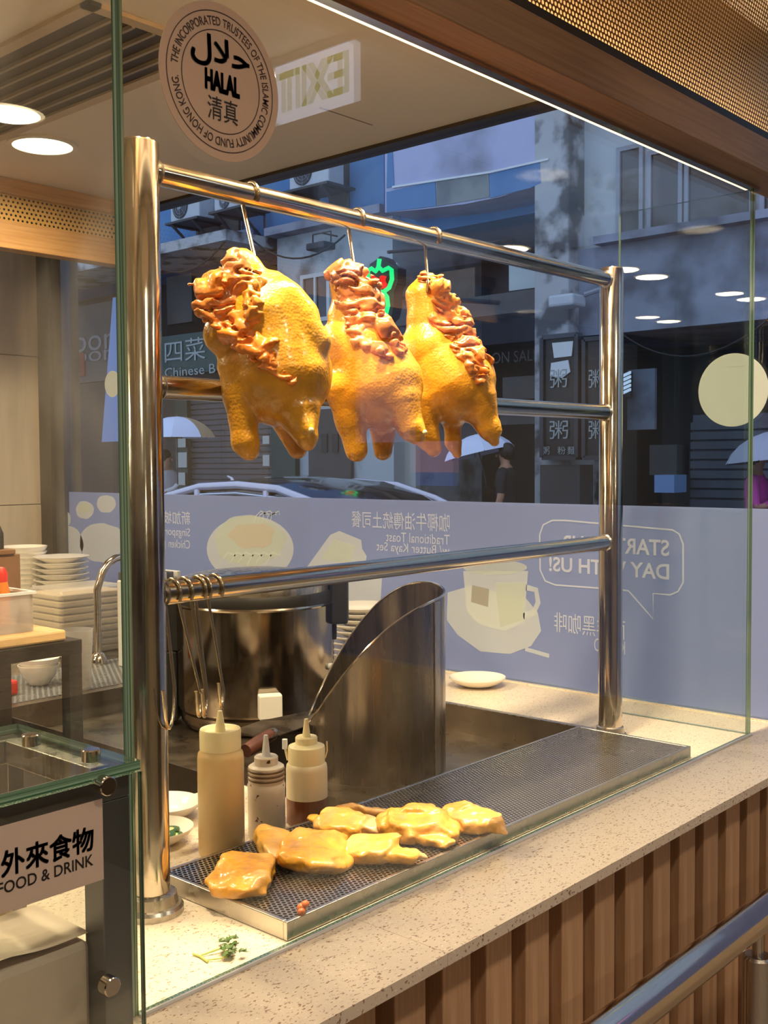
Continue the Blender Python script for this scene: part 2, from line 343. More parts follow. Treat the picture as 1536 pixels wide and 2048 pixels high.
mat('brown_box', (120, 84, 54), 0.7, var=0.15); mat('board_wood', (206, 170, 120), 0.5, var=0.12, vstretch=(1, 8, 8))
mat('bottle_cloudy', (216, 186, 136), 0.35, sss=0.4, coat=0.2); mat('bottle_cap', (240, 226, 182), 0.4, sss=0.3)
mat('bottle_grey', (205, 194, 180), 0.35, sss=0.3, rgb2=(52, 30, 18), vscale=75, thresh=(0.64, 0.68)); mat('soy_brown', (112, 58, 24), 0.3, sss=0.1)
mat('bottle_white', (226, 212, 180), 0.35, sss=0.3); mat('rubber_ring', (96, 70, 46), 0.5, var=0.3, vscale=30)
mat('paper_white', (208, 193, 176), 0.9, var=0.06, bump=0.2, bscale=18); mat('sign_white', (206, 186, 172), 0.6); mat('ink_black', (24, 19, 18), 0.6)
mat('sticker_pink', (196, 168, 146), 0.55); mat('ink_brown', (58, 36, 30), 0.6)
mat('glass_edge', (150, 178, 158), 0.1, coat=0.6, rgb2=(58, 92, 72), vscale=1.0, vstretch=(420, 420, 0.6), thresh=(0.40, 0.62)); mat('glass_edge_flat', (150, 186, 160), 0.1, coat=0.6, rgb2=(52, 98, 70), vscale=1.0, vstretch=(1.5, 1.5, 420), thresh=(0.36, 0.58)); mat('cable', (24, 24, 26), 0.6)
mat('leaf_green', (66, 102, 26), 0.45, var=0.35, vscale=60); mat('stem_green', (176, 190, 96), 0.4); mat('cucumber_skin', (44, 82, 26), 0.35, var=0.2); mat('cucumber_flesh', (208, 214, 140), 0.35)
mat('handle_wood', (82, 44, 28), 0.45, var=0.3, vscale=30); mat('crumb', (196, 96, 40), 0.4, var=0.4, vscale=200); mat('bone', (244, 226, 180), 0.4)
mat('exit_white', (235, 240, 250), 0.4, emit=(225, 232, 255), estr=3.0); mat('exit_green', (150, 168, 60), 0.5, emit=(150, 168, 60), estr=2.2)
mat('beam_wood_back', (196, 150, 98), 0.5)
stone_mat('stone'); mat('backing_beige', (236, 206, 160), 0.8)
wood_mat('slat_wood', (206, 166, 128), (178, 138, 102), (40, 40, 1.4)); wood_mat('slat_backing', (150, 90, 46), (120, 66, 30), (30, 30, 1.4))
wood_mat('beam_wood', (168, 130, 88), (140, 104, 66), (1.2, 40, 40)); wood_mat('canopy_wood', (206, 160, 104), (180, 132, 80), (1.2, 40, 40))
mat('brass_sheet', (140, 92, 44), 0.42, 0.8, var=0.08); mat('brass_light', (216, 172, 96), 0.45, 0.2)
mat('plastic_film', (238, 238, 240), 0.18, spec=0.7, bump=0.6, bscale=14, coat=0.5); mat('frosted_cup', (214, 216, 220), 0.3, trans=0.0)
glass_mat('pane', (0.955, 0.975, 0.962), 1.0); glass_mat('pane_low_reflect', (0.955, 0.975, 0.962), 0.3); glass_mat('pane_smeared', (0.94, 0.96, 0.945), 1.0, haze=0.03, smear=0.09); glass_mat('window_pane', (0.93, 0.95, 0.965), 1.0)
glass_mat('bin_plastic', (0.84, 0.80, 0.76), 1.2, rough=0.1, haze=0.30)
emat('lamp_disc', (255, 226, 176), 9.0); emat('strip_soft', (255, 222, 170), 3.2); emat('strip_light', (255, 220, 165), 40.0)
vcol_mat('chicken_skin'); vcol_mat('chicken_flap', rough=0.3, sss=0.12, bump=0.35, bscale=120, var=0.35); vcol_mat('chicken_meat', rough=0.42, sss=0.12, bump=0.3, bscale=150, var=0.3)
film_mat('film_blue', (194, 206, 238), 0.72); film_mat('film_pale', (246, 250, 244), 0.62); film_mat('film_mid', (234, 240, 230), 0.62); film_mat('film_logo', (206, 202, 190), 0.62); film_mat('film_text', (252, 254, 255), 0.62); film_mat('film_disc', (246, 248, 236), 0.7); film_mat('film_blush', (238, 230, 220), 0.62)

# ================================================================== setting
ZC = 2.48; XW = 2.428; YB = 4.02; ZT = 0.95
def S(o): return tag(o, kind='structure')
S(MB().box(-4.2, 2.5, -3.8, 4.1, -0.1, 0).build('floor', 'floor_tile'))
ceil = S(MB().box(-4.2, XW + 0.06, -3.8, 4.1, ZC, ZC + 0.12).build('ceiling', 'ceiling_paint'))
sm = MB()
for (a, b) in (((640, 215), (742, 251)),):
    p, q = onz(*a, ZC), onz(*b, ZC)
sm.box(p[0], q[0], p[1] - 0.002, p[1] + 0.002, ZC - 0.001, ZC); sm.build('panel_joint', 'grout', ceil)
S(MB().box(-4.2, -4.0, -3.8, 4.1, 0, ZC).build('wall_left', 'dark_panel'))
S(MB().box(-4.2, 2.5, -3.8, -3.6, 0, ZC).build('wall_front', 'wall_paint'))
wb = S(MB().box(-4.0, 2.6, YB + 0.012, YB + 0.2, 0, ZC).build('wall_back', 'grout'))
# large cream tiles, each its own piece
tw, th = 0.30, 0.60; z0 = onY(40, 1009, YB)[2]
tm = None
for j in range(-2, 3):
    for i in range(4):
        xr = XW - 0.02 - i * tw; zb = z0 + j * th; zt_ = min(zb + th - 0.003, ZC); zb2 = max(zb, 0.0)
        if zt_ - zb2 < 0.05: continue
        MB().box(xr - tw + 0.003, xr, YB - 0.002 * ((i + j) % 2), YB + 0.012, zb2, zt_).build('tile', 'tile_cream', wb, bevel=0.0015)

# shop window to the street
w1 = S(thing('window_1', (XW, 0, 0), None, None))
MB().box(XW + 0.004, XW + 0.014, -0.55, YB - 0.02, 0.93, ZC).build('pane', 'window_pane', w1)
MB().box(XW - 0.02, XW + 0.05, -0.55, YB, ZC - 0.010, ZC).build('head_rail', 'window_frame', w1)
MB().box(XW - 0.03, XW + 0.05, YB - 0.085, YB, 0.0, ZC).build('jamb', 'window_frame', w1)
MB().box(XW - 0.012, XW + 0.03, YB - 0.15, YB - 0.086, 0.9, ZC).build('inner_jamb', 'frame_grey', w1)
MB().box(XW - 0.006, XW + 0.05, -0.55, YB - 0.02, 0.0, 0.952).build('sill_wall', 'stone', w1)

S(MB().box(XW - 0.03, XW + 0.06, -3.6, -0.55, 0, ZC).build('wall_right', 'dark_panel'))
# printed film on the lower window: everything on it reads from the street, so it is reversed from inside
film = thing('window_film', (XW, 1.0, 0.95), 'frosted blue vinyl film with white food print across the lower shop window', 'window film')
ZF0, ZF1 = 0.958, 1.437
MB().box(XW + 0.0015, XW + 0.003, -0.54, YB - 0.16, ZF0, ZF1).build('film_sheet', 'film_blue', film)
FXI = XW + 0.0008
def fp(x, y): p = onX(x, y, XW); return (p[1], p[2])
def film_poly(name, pts, m, lift=0.0):
    mb = MB(); V = [(FXI - lift, *fp(*p)) for p in pts]; mb.add(V, [tuple(range(len(V)))[::-1]]); return mb.build(name, m, film)
def blob(cx, cy, rx, ry, n=36, wob=0.0, seed=0, a0=0, a1=360):
    r = random.Random(seed); ph = [r.uniform(0, 6.28) for _ in range(3)]
    return [(cx + rx * math.cos(t) * (1 + wob * math.sin(3 * t + ph[0]) + wob * 0.6 * math.sin(7 * t + ph[1])), cy + ry * math.sin(t) * (1 + wob * math.sin(4 * t + ph[2]) + 0.5 * wob * math.sin(9 * t + ph[0]))) for t in [math.radians(a0 + (a1 - a0) * k / n) for k in range(n)]]
def rline(name, pts, w, m, lift=0.0):
    """flat printed line"""
    mb = MB(); P = [np.array(fp(*p)) for p in pts]
    L_, R_ = [], []
    for i, p in enumerate(P):
        t = P[min(i + 1, len(P) - 1)] - P[max(i - 1, 0)]; t = t / np.linalg.norm(t); n = np.array([-t[1], t[0]]) * w / 2; L_.append(p + n); R_.append(p - n)
    V = [(FXI - lift, *q) for q in L_ + R_]; k = len(P); mb.add(V, [(i, i + 1, k + i + 1, k + i) for i in range(k - 1)]); return mb.build(name, m, film)
# chicken-rice bowl
film_poly('bowl_print', blob(500, 1098, 87, 66, 40), 'film_pale')
film_poly('rice_print', blob(497, 1082, 70, 50, 60, 0.06, 3), 'film_mid', 0.0002)
film_poly('chicken_print', blob(505, 1072, 44, 26, 40, 0.10, 5), 'film_blush', 0.0004)
for k in range(5): rline('garnish_print', [(508 + k * 8, 1045), (512 + k * 8, 1032 - 3 * (k % 3)), (522 + k * 9, 1022 + 4 * (k % 2)), (535 + k * 6, 1030)], 0.004, 'film_pale', 0.0005)
for k in range(6): rline('slice_print', [(440 + k * 18, 1125 + 5 * (k % 2)), (455 + k * 18, 1105), (472 + k * 18, 1112)], 0.006, 'film_pale', 0.0006)
# toast set
film_poly('toast_print', [(612, 1136), (660, 1070), (678, 1062), (722, 1080), (724, 1098), (733, 1112), (730, 1130), (764, 1150), (760, 1215), (690, 1215), (640, 1160)], 'film_pale')
film_poly('toast_top_print', [(640, 1118), (668, 1078), (712, 1092), (700, 1128)], 'film_mid', 0.0002)
# coffee cup and saucer
film_poly('saucer_print', [(895, 1185), (940, 1172), (1050, 1195), (1075, 1225), (1082, 1262), (1062, 1292), (1020, 1308), (960, 1303), (915, 1270), (893, 1240)], 'film_pale')
film_poly('cup_print', [(926, 1142), (1056, 1142), (1054, 1165), (1048, 1245), (1010, 1262), (960, 1250), (934, 1225)], 'film_pale', 0.0002)
film_poly('cup_opening_print', blob(990, 1135, 64, 15), 'film_mid', 0.0004)
film_poly('cup_shade_print', [(990, 1165), (1050, 1165), (1046, 1240), (1000, 1255)], 'film_mid', 0.0003)
film_poly('cup_logo_print', [(944, 1170), (978, 1178), (976, 1214), (942, 1204)], 'film_logo', 0.0005)
rline('cup_handle_print', [(1052, 1175), (1072, 1180), (1076, 1205), (1066, 1228), (1046, 1232)], 0.016, 'film_pale', 0.0002)
rline('spoon_print', [(1050, 1298), (1098, 1312)], 0.011, 'film_pale', 0.0002)
# nuts and fruit by the wall
for (cx, cy, rx, ry) in ((212, 1008, 19, 18), (169, 1020, 18, 18), (127, 1038, 14, 18), (134, 1092, 32, 40), (204, 1086, 46, 40)): film_poly('fruit_print', blob(cx, cy, rx, ry, 30, 0.04, cx), 'film_pale')
film_poly('fruit_half_print', blob(169, 1016, 13, 10), 'film_mid', 0.0002)
# speech bubble
bub = [(1310, 1057), (1345, 1060), (1358, 1068), (1366, 1088), (1366, 1165), (1356, 1183), (1340, 1190), (1306, 1187), (1306, 1238), (1257, 1182), (1245, 1180), (1110, 1170), (1090, 1162), (1080, 1140), (1079, 1070), (1086, 1050), (1104, 1041), (1130, 1041), (1310, 1057)]
rline('bubble_outline', bub, 0.0042, 'film_text', 0.0002)
def film_text(body, x_start, x_end, y_base_start, hpx, bold=0.0):
    a = fp(x_start, y_base_start); b = fp(x_end, y_base_start); wid = b[0] - a[0]; h = hpx / F * float(np.dot(onX(x_start, y_base_start, XW) - EYE, FW))
    put_text('lettering', body, 1.0, (FXI - 0.0004, a[0], a[1]), (0, 1, 0), (0, 0, 1), 'film_text', film, bold=bold, width=wid, height=h)
film_text('START YOUR', 1338, 1122, 1113, 33, 0.02); film_text('DAY WITH US!', 1338, 1098, 1160, 32, 0.02)
film_text('咖椰牛油傳統土司餐', 899, 703, 1064, 36); film_text('Traditional Toast', 899, 772, 1090, 20); film_text('w/ Butter Kaya Set', 899, 753, 1116, 24)
film_text('新加坡海南雞飯', 380, 258, 1050, 27); film_text('Singapore', 380, 324, 1078, 21); film_text('Hainanese', 318, 262, 1078, 17); film_text('Chicken', 380, 337, 1098, 17); film_text('Rice', 331, 308, 1098, 17)
film_text('南洋黑咖啡', 1250, 1108, 1280, 42); film_text('KOPI O', 1250, 1188, 1310, 27)

disc_y, disc_z = onX(1465, 780, XW)[1:]
ds = thing('window_sticker', (XW, disc_y, disc_z), 'round pale yellow sticker stuck on the window glass above the film', 'sticker')
MB().lathe((XW + 0.0008, disc_y, disc_z), [(0.0845, 0), (0.0845, 0.0015)], 48, axis=0).build('disc', 'film_disc', ds)
MB().box(XW + 0.0002, XW + 0.0006, disc_y - 0.03, disc_y + 0.02, disc_z + 0.054, disc_z + 0.056).build('print_line', 'film_mid', ds)
# second small sticker, near the jamb
q = onX(224, 768, XW); tag(MB().lathe((XW + 0.001, q[1], q[2]), [(0.05, 0), (0.05, 0.0015)], 32, axis=0).build('window_sticker', 'film_disc', at=(XW, q[1], q[2])), 'small round sticker on the window beside the hanging blue banner', 'sticker')

# linear ceiling diffuser
gr = thing('ceiling_grille', (1.45, 2.8, ZC), 'long slatted air grille set in the ceiling above the kitchen', 'grille')
MB().box(1.30, 1.61, 1.95, 3.7, ZC - 0.004, ZC - 0.0005).build('slot_shade', 'dark_metal', gr)  # flat dark panel stands in for the shade between the slats
for (a, b, c, d) in ((1.275, 1.305, 1.92, 3.72), (1.605, 1.635, 1.92, 3.72), (1.275, 1.635, 1.92, 1.95), (1.275, 1.635, 3.70, 3.73)): MB().box(a, b, c, d, ZC - 0.010, ZC - 0.0002).build('frame', 'wall_paint', gr)
for k in range(5):
    x = 1.352 + k * 0.052; MB().box(x - 0.004, x + 0.004, 1.95, 3.70, ZC - 0.013, ZC - 0.0042).build('slat', 'grille_slat', gr)

# downlights
def downlight(x, y, label, power, group=None, spot=2.95, r=0.085, col=LAMP, disc='lamp_disc'):
    t = thing('downlight', (x, y, ZC), label, 'ceiling light', group)
    MB().lathe((x, y, ZC), [(r + 0.014, 0), (r + 0.014, -0.006), (r, -0.008), (r, -0.001)], 40).build('trim_ring', 'white_plastic', t, smooth=True)
    MB().lathe((x, y, ZC - 0.003), [(0.0001, 0), (r, 0), (r, 0.001), (0.0001, 0.001)], 40).build('diffuser', disc, t)
    if power:
        l = bpy.data.lights.new('lamp_light', 'AREA'); l.shape = 'DISK'; l.size = r * 1.7; l.energy = power; l.color = col; l.spread = spot
        o = bpy.data.objects.new('lamp_light', l); COL.objects.link(o); o.parent = t; o.location = (0, 0, -0.010)
    return t
def mir(x, y): p = onz(x, y, ZC); return 2 * XW - p[0], p[1]
g = 'downlights in a row over the kitchen'
KX = [onz(85, 288, ZC)[:2]] + [mir(1015, 493), mir(1300, 550), mir(1500, 595)]
for i, (x, y) in enumerate(KX): downlight(x, y, 'round recessed downlight over the kitchen, one of the row beside the air grille', (14, 32, 32, 28)[i], g)
for i, (x, y) in enumerate((mir(885, 555), mir(1335, 640))): downlight(x, y, 'round recessed downlight close to the back kitchen wall', 16, 'downlights by the back wall')
for x, pw in ((0.76, 10), (1.13, 11.5), (1.52, 11.5), (1.92, 10.5)): downlight(x, 1.048, 'round recessed downlight straight above the hanging chickens and steel rack', pw, 'downlights above the rack', spot=2.2, r=0.045)
for x in (1.86, 0.72, -0.42): downlight(x, -0.04, 'round recessed downlight over the customer side of the counter', 5.5, 'downlights over the customers', col=(1.0, 0.84, 0.66))
for x in (1.3, -0.8): downlight(x, -1.9, 'round recessed downlight near the front wall of the dining room', 8, 'downlights by the front wall', col=(1.0, 0.84, 0.66))

# ================================================================== canopy over the front glass
cn = thing('canopy', (1.0, 0.95, 2.13), 'wooden canopy beam with backlit perforated brass panel above the front glass', 'canopy')
MB().box(-1.2, XW - 0.01, 0.908, 0.995, 2.131, 2.199).build('beam', 'beam_wood', cn, bevel=0.002)
MB().box(-1.2, XW - 0.01, 0.922, 0.990, 2.199, 2.207).build('shadow_gap', 'dark_metal', cn)
m = MB(); perf_sheet(m, (0.75, 0.915, 2.214), (1, 0, 0), (0, 0, 1), XW - 0.76, ZC - 2.214, 0.0098, 0.0033); tag(m.build('perforated_sheet', 'brass_sheet', cn), 'brass sheet with round holes', kind=None)
MB().box(-1.2, XW - 0.01, 0.912, 0.917, 2.199, 2.215).build('groove_shade', 'dark_metal', cn)  # dark strip stands in for the shaded groove and hides the light strip
MB().box(-1.2, XW - 0.01, 0.985, 0.992, 2.207, ZC).build('backing', 'backing_beige', cn)
MB().box(-1.2, XW - 0.01, 0.922, 0.932, 2.2075, 2.2105).build('light_strip', 'strip_light', cn)
MB().box(0.66, 2.30, 0.967, 0.983, 2.124, 2.131).build('glass_channel', 'steel_polished', cn); MB().box(0.70, 2.28, 0.984, 0.991, 2.125, 2.1305).build('light_strip', 'strip_soft', cn)

# canopy over the back wall
cb = thing('canopy', (1.5, 3.3, 2.25), 'pale wooden canopy with perforated yellow strip over the back kitchen wall', 'canopy')
MB().box(0.3, XW - 0.005, 3.30, 3.36, 2.253, 2.342).build('beam', 'canopy_wood', cb, bevel=0.002)
m = MB(); perf_sheet(m, (0.9, 3.312, 2.344), (1, 0, 0), (0, 0, 1), XW - 0.91, 0.088, 0.0165, 0.0042); m.build('perforated_sheet', 'brass_light', cb)
MB().box(0.3, XW - 0.005, 3.33, 3.36, 2.342, 2.432).build('backing', 'dark_metal', cb)
MB().box(0.3, XW - 0.005, 3.295, 3.365, 2.430, ZC).build('top_beam', 'canopy_wood', cb, bevel=0.002)

# ================================================================== counter
ct = thing('counter', (1.0, 0.95, 0), 'speckled stone topped serving counter clad in upright wooden slats', 'counter')
m = MB()
for b in ((-0.8, 1.0235, 0.8125, 1.33), (1.0242, 1.32, 0.8125, 1.33), (1.32, XW - 0.006, 0.8125, 1.258), (-0.8, 1.32, 1.33, 1.56), (2.1, XW - 0.006, 1.258, 2.46)): m.box(b[0], b[1], b[2], b[3], 0.934, ZT)
m.build('stone_top', 'stone', ct)
MB().box(-0.8, XW - 0.01, 0.895, 1.25, 0.05, 0.934).build('body', 'slat_backing', ct)
sm_ = None
for k in range(-14, 16):
    x = 0.9623 + 0.0925 * k
    if sm_ is None: sm_ = MB().box(x, x + 0.0585, 0.845, 0.895, 0.05, 0.9335).build('slat', 'slat_wood', ct, bevel=0.0015); x_first = x
    else:
        o = sm_.copy(); COL.objects.link(o); o.location = (x - x_first, 0, 0)
# recessed sink well behind the front ledge
wl = thing('sink_well', (1.65, 1.9, 0.86), 'shallow stainless steel well sunk in the counter under the pot', 'sink')
MB().box(1.32, 2.1, 1.258, 2.46, 0.872, 0.886).build('well_floor', 'steel_sink', wl)
for nme, b in (('well_wall', (2.097, 2.1, 1.258, 2.46)), ('well_wall', (1.32, 1.323, 1.258, 2.46)), ('well_wall', (1.323, 2.097, 1.258, 1.261)), ('well_wall', (1.323, 2.097, 2.457, 2.46))): MB().box(*b, 0.886, 0.951).build(nme, 'steel_sink', wl)
MB().box(2.097, 2.112, 1.258, 2.46, 0.9505, 0.953).build('well_rim', 'steel_brushed', wl)
# lower shelf at the left and the back worktop
tag(MB().box(-0.8, 1.315, 1.565, 2.42, 0.80, 0.86).build('shelf', 'steel_dark', at=(0.2, 2.0, 0.8)), 'dark steel shelf below the counter beside the sink well', 'shelf')
bw = thing('worktop', (0.8, 3.2, 0), 'steel kitchen worktop along the tiled back wall', 'worktop')
MB().box(-1.5, XW - 0.02, 2.465, YB - 0.005, 0.92, 0.949).build('top', 'steel_sink', bw, bevel=0.002)
MB().box(-1.5, XW - 0.02, 2.52, YB - 0.005, 0.05, 0.92).build('body', 'dark_metal', bw)
m = MB(); perf_sheet(m, (0.9, 2.50, 0.9505), (1, 0, 0), (0, 1, 0), 1.2, 0.34, 0.016, 0.005); m.build('drain_mat', 'mat_grey', bw)

# ================================================================== sheet glass
def pane(name, b, m, label, edges=('glass_edge',)):
    """upright glass: clear faces, green edges"""
    x0, x1, y0, y1, z0, z1 = b; mb = MB(); mb.box(*b); thin = 0 if (x1 - x0) < (y1 - y0) else 1
    big = (4, 5) if thin == 0 else (2, 3)
    mb.M = [0 if i in big else 1 for i in range(6)]
    o = mb.build(name, [m, 'glass_edge'], at=((x0 + x1) / 2, (y0 + y1) / 2, z0)); return tag(o, label, 'glass panel')
GF = pane('sneeze_guard', (0.684, 2.284, 0.970, 0.980, ZT + 0.001, 2.125), 'pane', 'tall clear front glass panel between the counter and the hanging chickens')
MB().box(0.684, 2.284, 0.9665, 0.9695, ZT + 0.0005, ZT + 0.004).build('base_bead', 'frosted_cup', GF)
pane('sneeze_guard', (0.672, 0.682, 0.972, 1.85, ZT + 0.001, 2.125), 'pane_smeared', 'smeared side glass panel beside the display case with the sign')
pane('sneeze_guard', (2.286, 2.296, 0.982, 1.298, ZT + 0.001, 2.125), 'pane_low_reflect', 'narrow side glass panel standing between the rack and the shop window')  # plain glass, reflection lowered so the lamps do not mirror twice

# round approval sticker on the front glass
hc = onY(443, 165, 0.969); hs = thing('glass_sticker', (hc[0], 0.969, hc[2]), 'round beige HALAL sticker with ring of lettering on the front glass', 'sticker')
HR = 0.0868
MB().lathe((hc[0], 0.9688, hc[2]), [(HR, 0), (HR, 0.0008)], 72, axis=1).build('disc', 'sticker_pink', hs)
def ring(r0, r1, y):
    n = 96; v = [(hc[0] + r * math.cos(2 * math.pi * k / n), y, hc[2] + r * math.sin(2 * math.pi * k / n)) for r in (r0, r1) for k in range(n)]
    return MB().add(v, [(k, (k + 1) % n, n + (k + 1) % n, n + k) for k in range(n)])
ring(0.0765, 0.0775, 0.9683).build('ring_line', 'ink_brown', hs); ring(0.0560, 0.0570, 0.9683).build('ring_line', 'ink_brown', hs)
v, f = text2d('THE INCORPORATED TRUSTEES OF THE ISLAMIC COMMUNITY FUND OF HONG KONG.', 1.0, 0.004, 1.0, 1.0)
v = v - v.min(0); Rt = 0.0617; capw = math.radians(349) * (Rt + 0.004); v[:, 1] *= 0.0098 / 0.72; v[:, 0] *= capw / v[:, 0].max()
an = math.radians(176) - v[:, 0] / (Rt + 0.004); rr = Rt + v[:, 1]
MB().add([(hc[0] + r * math.cos(a), 0.9682, hc[2] + r * math.sin(a)) for a, r in zip(an, rr)], f).build('ring_lettering', 'ink_brown', hs)
put_text('lettering', 'HALAL', 1.0, (hc[0] + 0.001, 0.9682, hc[2] - 0.012), (1, 0, 0), (0, 0, 1), 'ink_black', hs, bold=0.03, align='c', width=0.050, height=0.0225, heavy=0.0005)
put_text('chinese_lettering', '清真', 1.0, (hc[0] + 0.001, 0.9682, hc[2] - 0.044), (1, 0, 0), (0, 0, 1), 'ink_black', hs, bold=0.0, align='c', width=0.044, height=0.0265)
put_text('arabic_lettering', '\ufedd\ufefc\ufea3', 1.0, (hc[0] - 0.001, 0.9682, hc[2] + 0.0125), (1, 0, 0), (0, 0, 1), 'ink_black', hs, bold=0.0, align='c', width=0.084, height=0.036, heavy=0.0008)

# ================================================================== steel rack
XL, XR, YR = 0.862, 2.066, 1.19
rk = thing('hanging_rack', (XL, YR, ZT), 'polished steel tube rack with three rails behind the front glass', 'rack')
for x, zt_ in ((XL, 1.967), (XR, 1.957)):
    MB().lathe((x, YR, 0), [(0.0255, ZT), (0.0255, zt_ - 0.003), (0.0235, zt_), (0.020, zt_), (0.018, zt_ - 0.004)], 40).build('post', 'steel_polished', rk, smooth=True)
    fr_ = 1.0 if x == XL else 0.85; MB().lathe((x, YR, ZT), [(0.043 * fr_, 0), (0.043 * fr_, 0.008), (0.040 * fr_, 0.012), (0.036 * fr_, 0.013), (0.034 * fr_, 0.026), (0.0255, 0.028)], 44).build('base_flange', 'steel_brushed', rk, smooth=True, angle=30)
for z in (1.931, 1.651, 1.375): MB().cyl((XL + 0.02, YR, z), (XR - 0.02, YR, z), 0.0158, n=32).build('rail', 'steel_polished', rk, smooth=True)
for z in (1.931, 1.651, 1.375):
    for x, s_ in ((XL + 0.025, 1), (XR - 0.025, -1)): MB().tube([(x, YR, z), (x + 0.004 * s_, YR, z)], [0.0185, 0.0160], 28).build('weld_collar', 'steel_brushed', rk, smooth=True)

# hooks
def hook_path(x, zr, drop, lean=(0, 0), side=1, top_r=0.0195, bot_r=0.014, bot_dir=-1, by=-1):
    """S hook: over the rail, straight shank, upturned end"""
    P = []
    for k in range(9):
        a = math.radians(-35 + k * 27); P.append((x + side * 0.0, YR - top_r * math.cos(a) * 1.0, zr + top_r * math.sin(a)))
    q = np.array(P[-1]); e = np.array((x + lean[0], YR + lean[1], zr - drop))
    for t in np.linspace(0.12, 1, 6): P.append(tuple(q + (e - q) * t))
    for k in range(1, 8):
        a = math.radians(k * 24); P.append((e[0] + bot_dir * bot_r * (1 - math.cos(a)) * 0.75, e[1] + by * bot_r * (1 - math.cos(a)) * 0.65, e[2] - bot_r * math.sin(a) * 1.4))
    l = np.array(P[-1]); P.append(tuple(l + np.array((bot_dir * 0.004, by * 0.003, 0.012 if by > 0 else 0.02))))
    return P
HK = [1.052, 1.274, 1.465]; nm = ('wrinkled orange neck flap', 'dark open neck cavity', 'pinched tied neck')
PULL = 0.075                                       # the birds lean out in front of the middle rail
for x, (ex_, ey_), n_ in zip(HK, ((511, 522), (711, 552), (856, 568)), nm):
    D = float(np.dot(onY(ex_, ey_, YR) - EYE, FW)); e = EYE + (onY(ex_, ey_, YR) - EYE) * (D - PULL) / D
    P = [(x, YR - 0.0185 * math.cos(math.radians(a)), 1.931 + 0.0185 * math.sin(math.radians(a))) for a in range(-36, 205, 24)]; q = np.array(P[-1])
    P = P[::1] + [tuple(q + (e - q) * t) for t in np.linspace(0.1, 1, 6)] + [tuple(e + np.array((0.003, 0.004, -0.010))), tuple(e + np.array((0.010, 0.010, -0.014))), tuple(e + np.array((0.016, 0.015, -0.006)))]
    tag(MB().tube(P, 0.0027, 10).build('meat_hook', 'hook_wire', at=(x, YR, 1.81), smooth=True), 'steel hook over the top rail holding the chicken with the ' + n_, 'hook')
hk2 = ((0.905, 0.13, 0.004, 0.034), (0.925, 0.150, 0.03, 0.017), (0.948, 0.154, 0.016, 0.016), (0.957, 0.150, 0.008, 0.016), (0.978, 0.146, 0.016, 0.016))
for i, (x, dr, ln, br) in enumerate(hk2):
    m = MB().tube(hook_path(x, 1.375, dr, lean=(ln, 0.004), bot_r=br, bot_dir=-1, top_r=0.0188), 0.0024, 10)
    tag(m.build('meat_hook', 'hook_wire', at=(x, YR, 1.22), smooth=True), 'empty steel hook hung on the lowest rail of the rack near its front post' if i else 'wide looped empty steel hook on the lowest rail right beside the post', 'hook', 'empty hooks on the lowest rail' if i else None)

# ================================================================== perforated tray
T = (0.917, 2.028, 0.984, 1.245); ZTT = 0.974
tr = thing('drain_tray', ((T[0] + T[1]) / 2, 1.11, ZT), 'long perforated stainless steel tray holding the chicken cuts', 'tray')
m = MB(); perf_sheet(m, (T[0] + 0.006, T[2] + 0.006, ZTT), (1, 0, 0), (0, 1, 0), T[1] - T[0] - 0.010, T[3] - T[2] - 0.009, 0.0078, 0.0030); m.build('perforated_sheet', 'steel_tray', tr)
for b in ((T[0], T[1], T[2], T[2] + 0.007), (T[0], T[1], T[3] - 0.007, T[3]), (T[0], T[0] + 0.007, T[2] + 0.007, T[3] - 0.007), (T[1] - 0.007, T[1], T[2] + 0.007, T[3] - 0.007)):
    MB().box(*b, ZT + 0.0005, ZTT + 0.001).build('side_wall', 'steel_tray', tr, bevel=0.0012)
MB().box(T[0] + 0.007, T[1] - 0.007, T[2] + 0.007, T[3] - 0.007, ZT + 0.0005, ZT + 0.002).build('tray_floor', 'dark_metal', tr)
# ================================================================== chickens
RH = np.array([math.sin(YAW), -math.cos(YAW), 0.0]); UZ = np.array([0, 0, 1.0]); TH = np.cross(RH, UZ)
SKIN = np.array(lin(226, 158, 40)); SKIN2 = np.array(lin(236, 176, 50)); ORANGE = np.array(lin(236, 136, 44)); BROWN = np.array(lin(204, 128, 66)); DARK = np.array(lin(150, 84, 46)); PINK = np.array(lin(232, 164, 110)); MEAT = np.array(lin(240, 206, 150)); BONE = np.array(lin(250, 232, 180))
def to_local(pr, x0, y0, s):
    out = []
    for p in pr:
        k = p[0]
        if k == 'c': out.append(('c', np.array([(p[1] - x0) * s, (y0 - p[2]) * s, p[3] * s]), p[4] * s, np.array([(p[5] - x0) * s, (y0 - p[6]) * s, p[7] * s]), p[8] * s, p[9]))
        else: out.append(('e', np.array([(p[1] - x0) * s, (y0 - p[2]) * s, p[3] * s]), np.array([p[4], p[5], p[6]]) * s, None, None, p[7]))
    return out
def solid(prims, k, amp, nsc, seed, amp2=0.0, nsc2=200, ridge=0.0):
    def fn(P):
        d = None
        for (t, a, r, b, rb, col) in prims:
            q = sd_cone(P, a, r, b, rb) if t == 'c' else sd_ell(P, a, r)
            d = q if d is None else smin(d, q, k)
        d = d + amp * vnoise(P, nsc, seed)
        if ridge:
            Q = P + 0.02 * np.stack([vnoise(P, 35, seed + 5), vnoise(P, 35, seed + 6), vnoise(P, 35, seed + 7)], -1)
            d = d + ridge * (0.22 - 5 * np.abs(vnoise(Q * np.array((0.7, 1.5, 1.0)), 70, seed + 2)).clip(0, 0.2))
        if amp2: d = d + amp2 * vnoise(P, nsc2, seed + 1)
        return d
    return fn
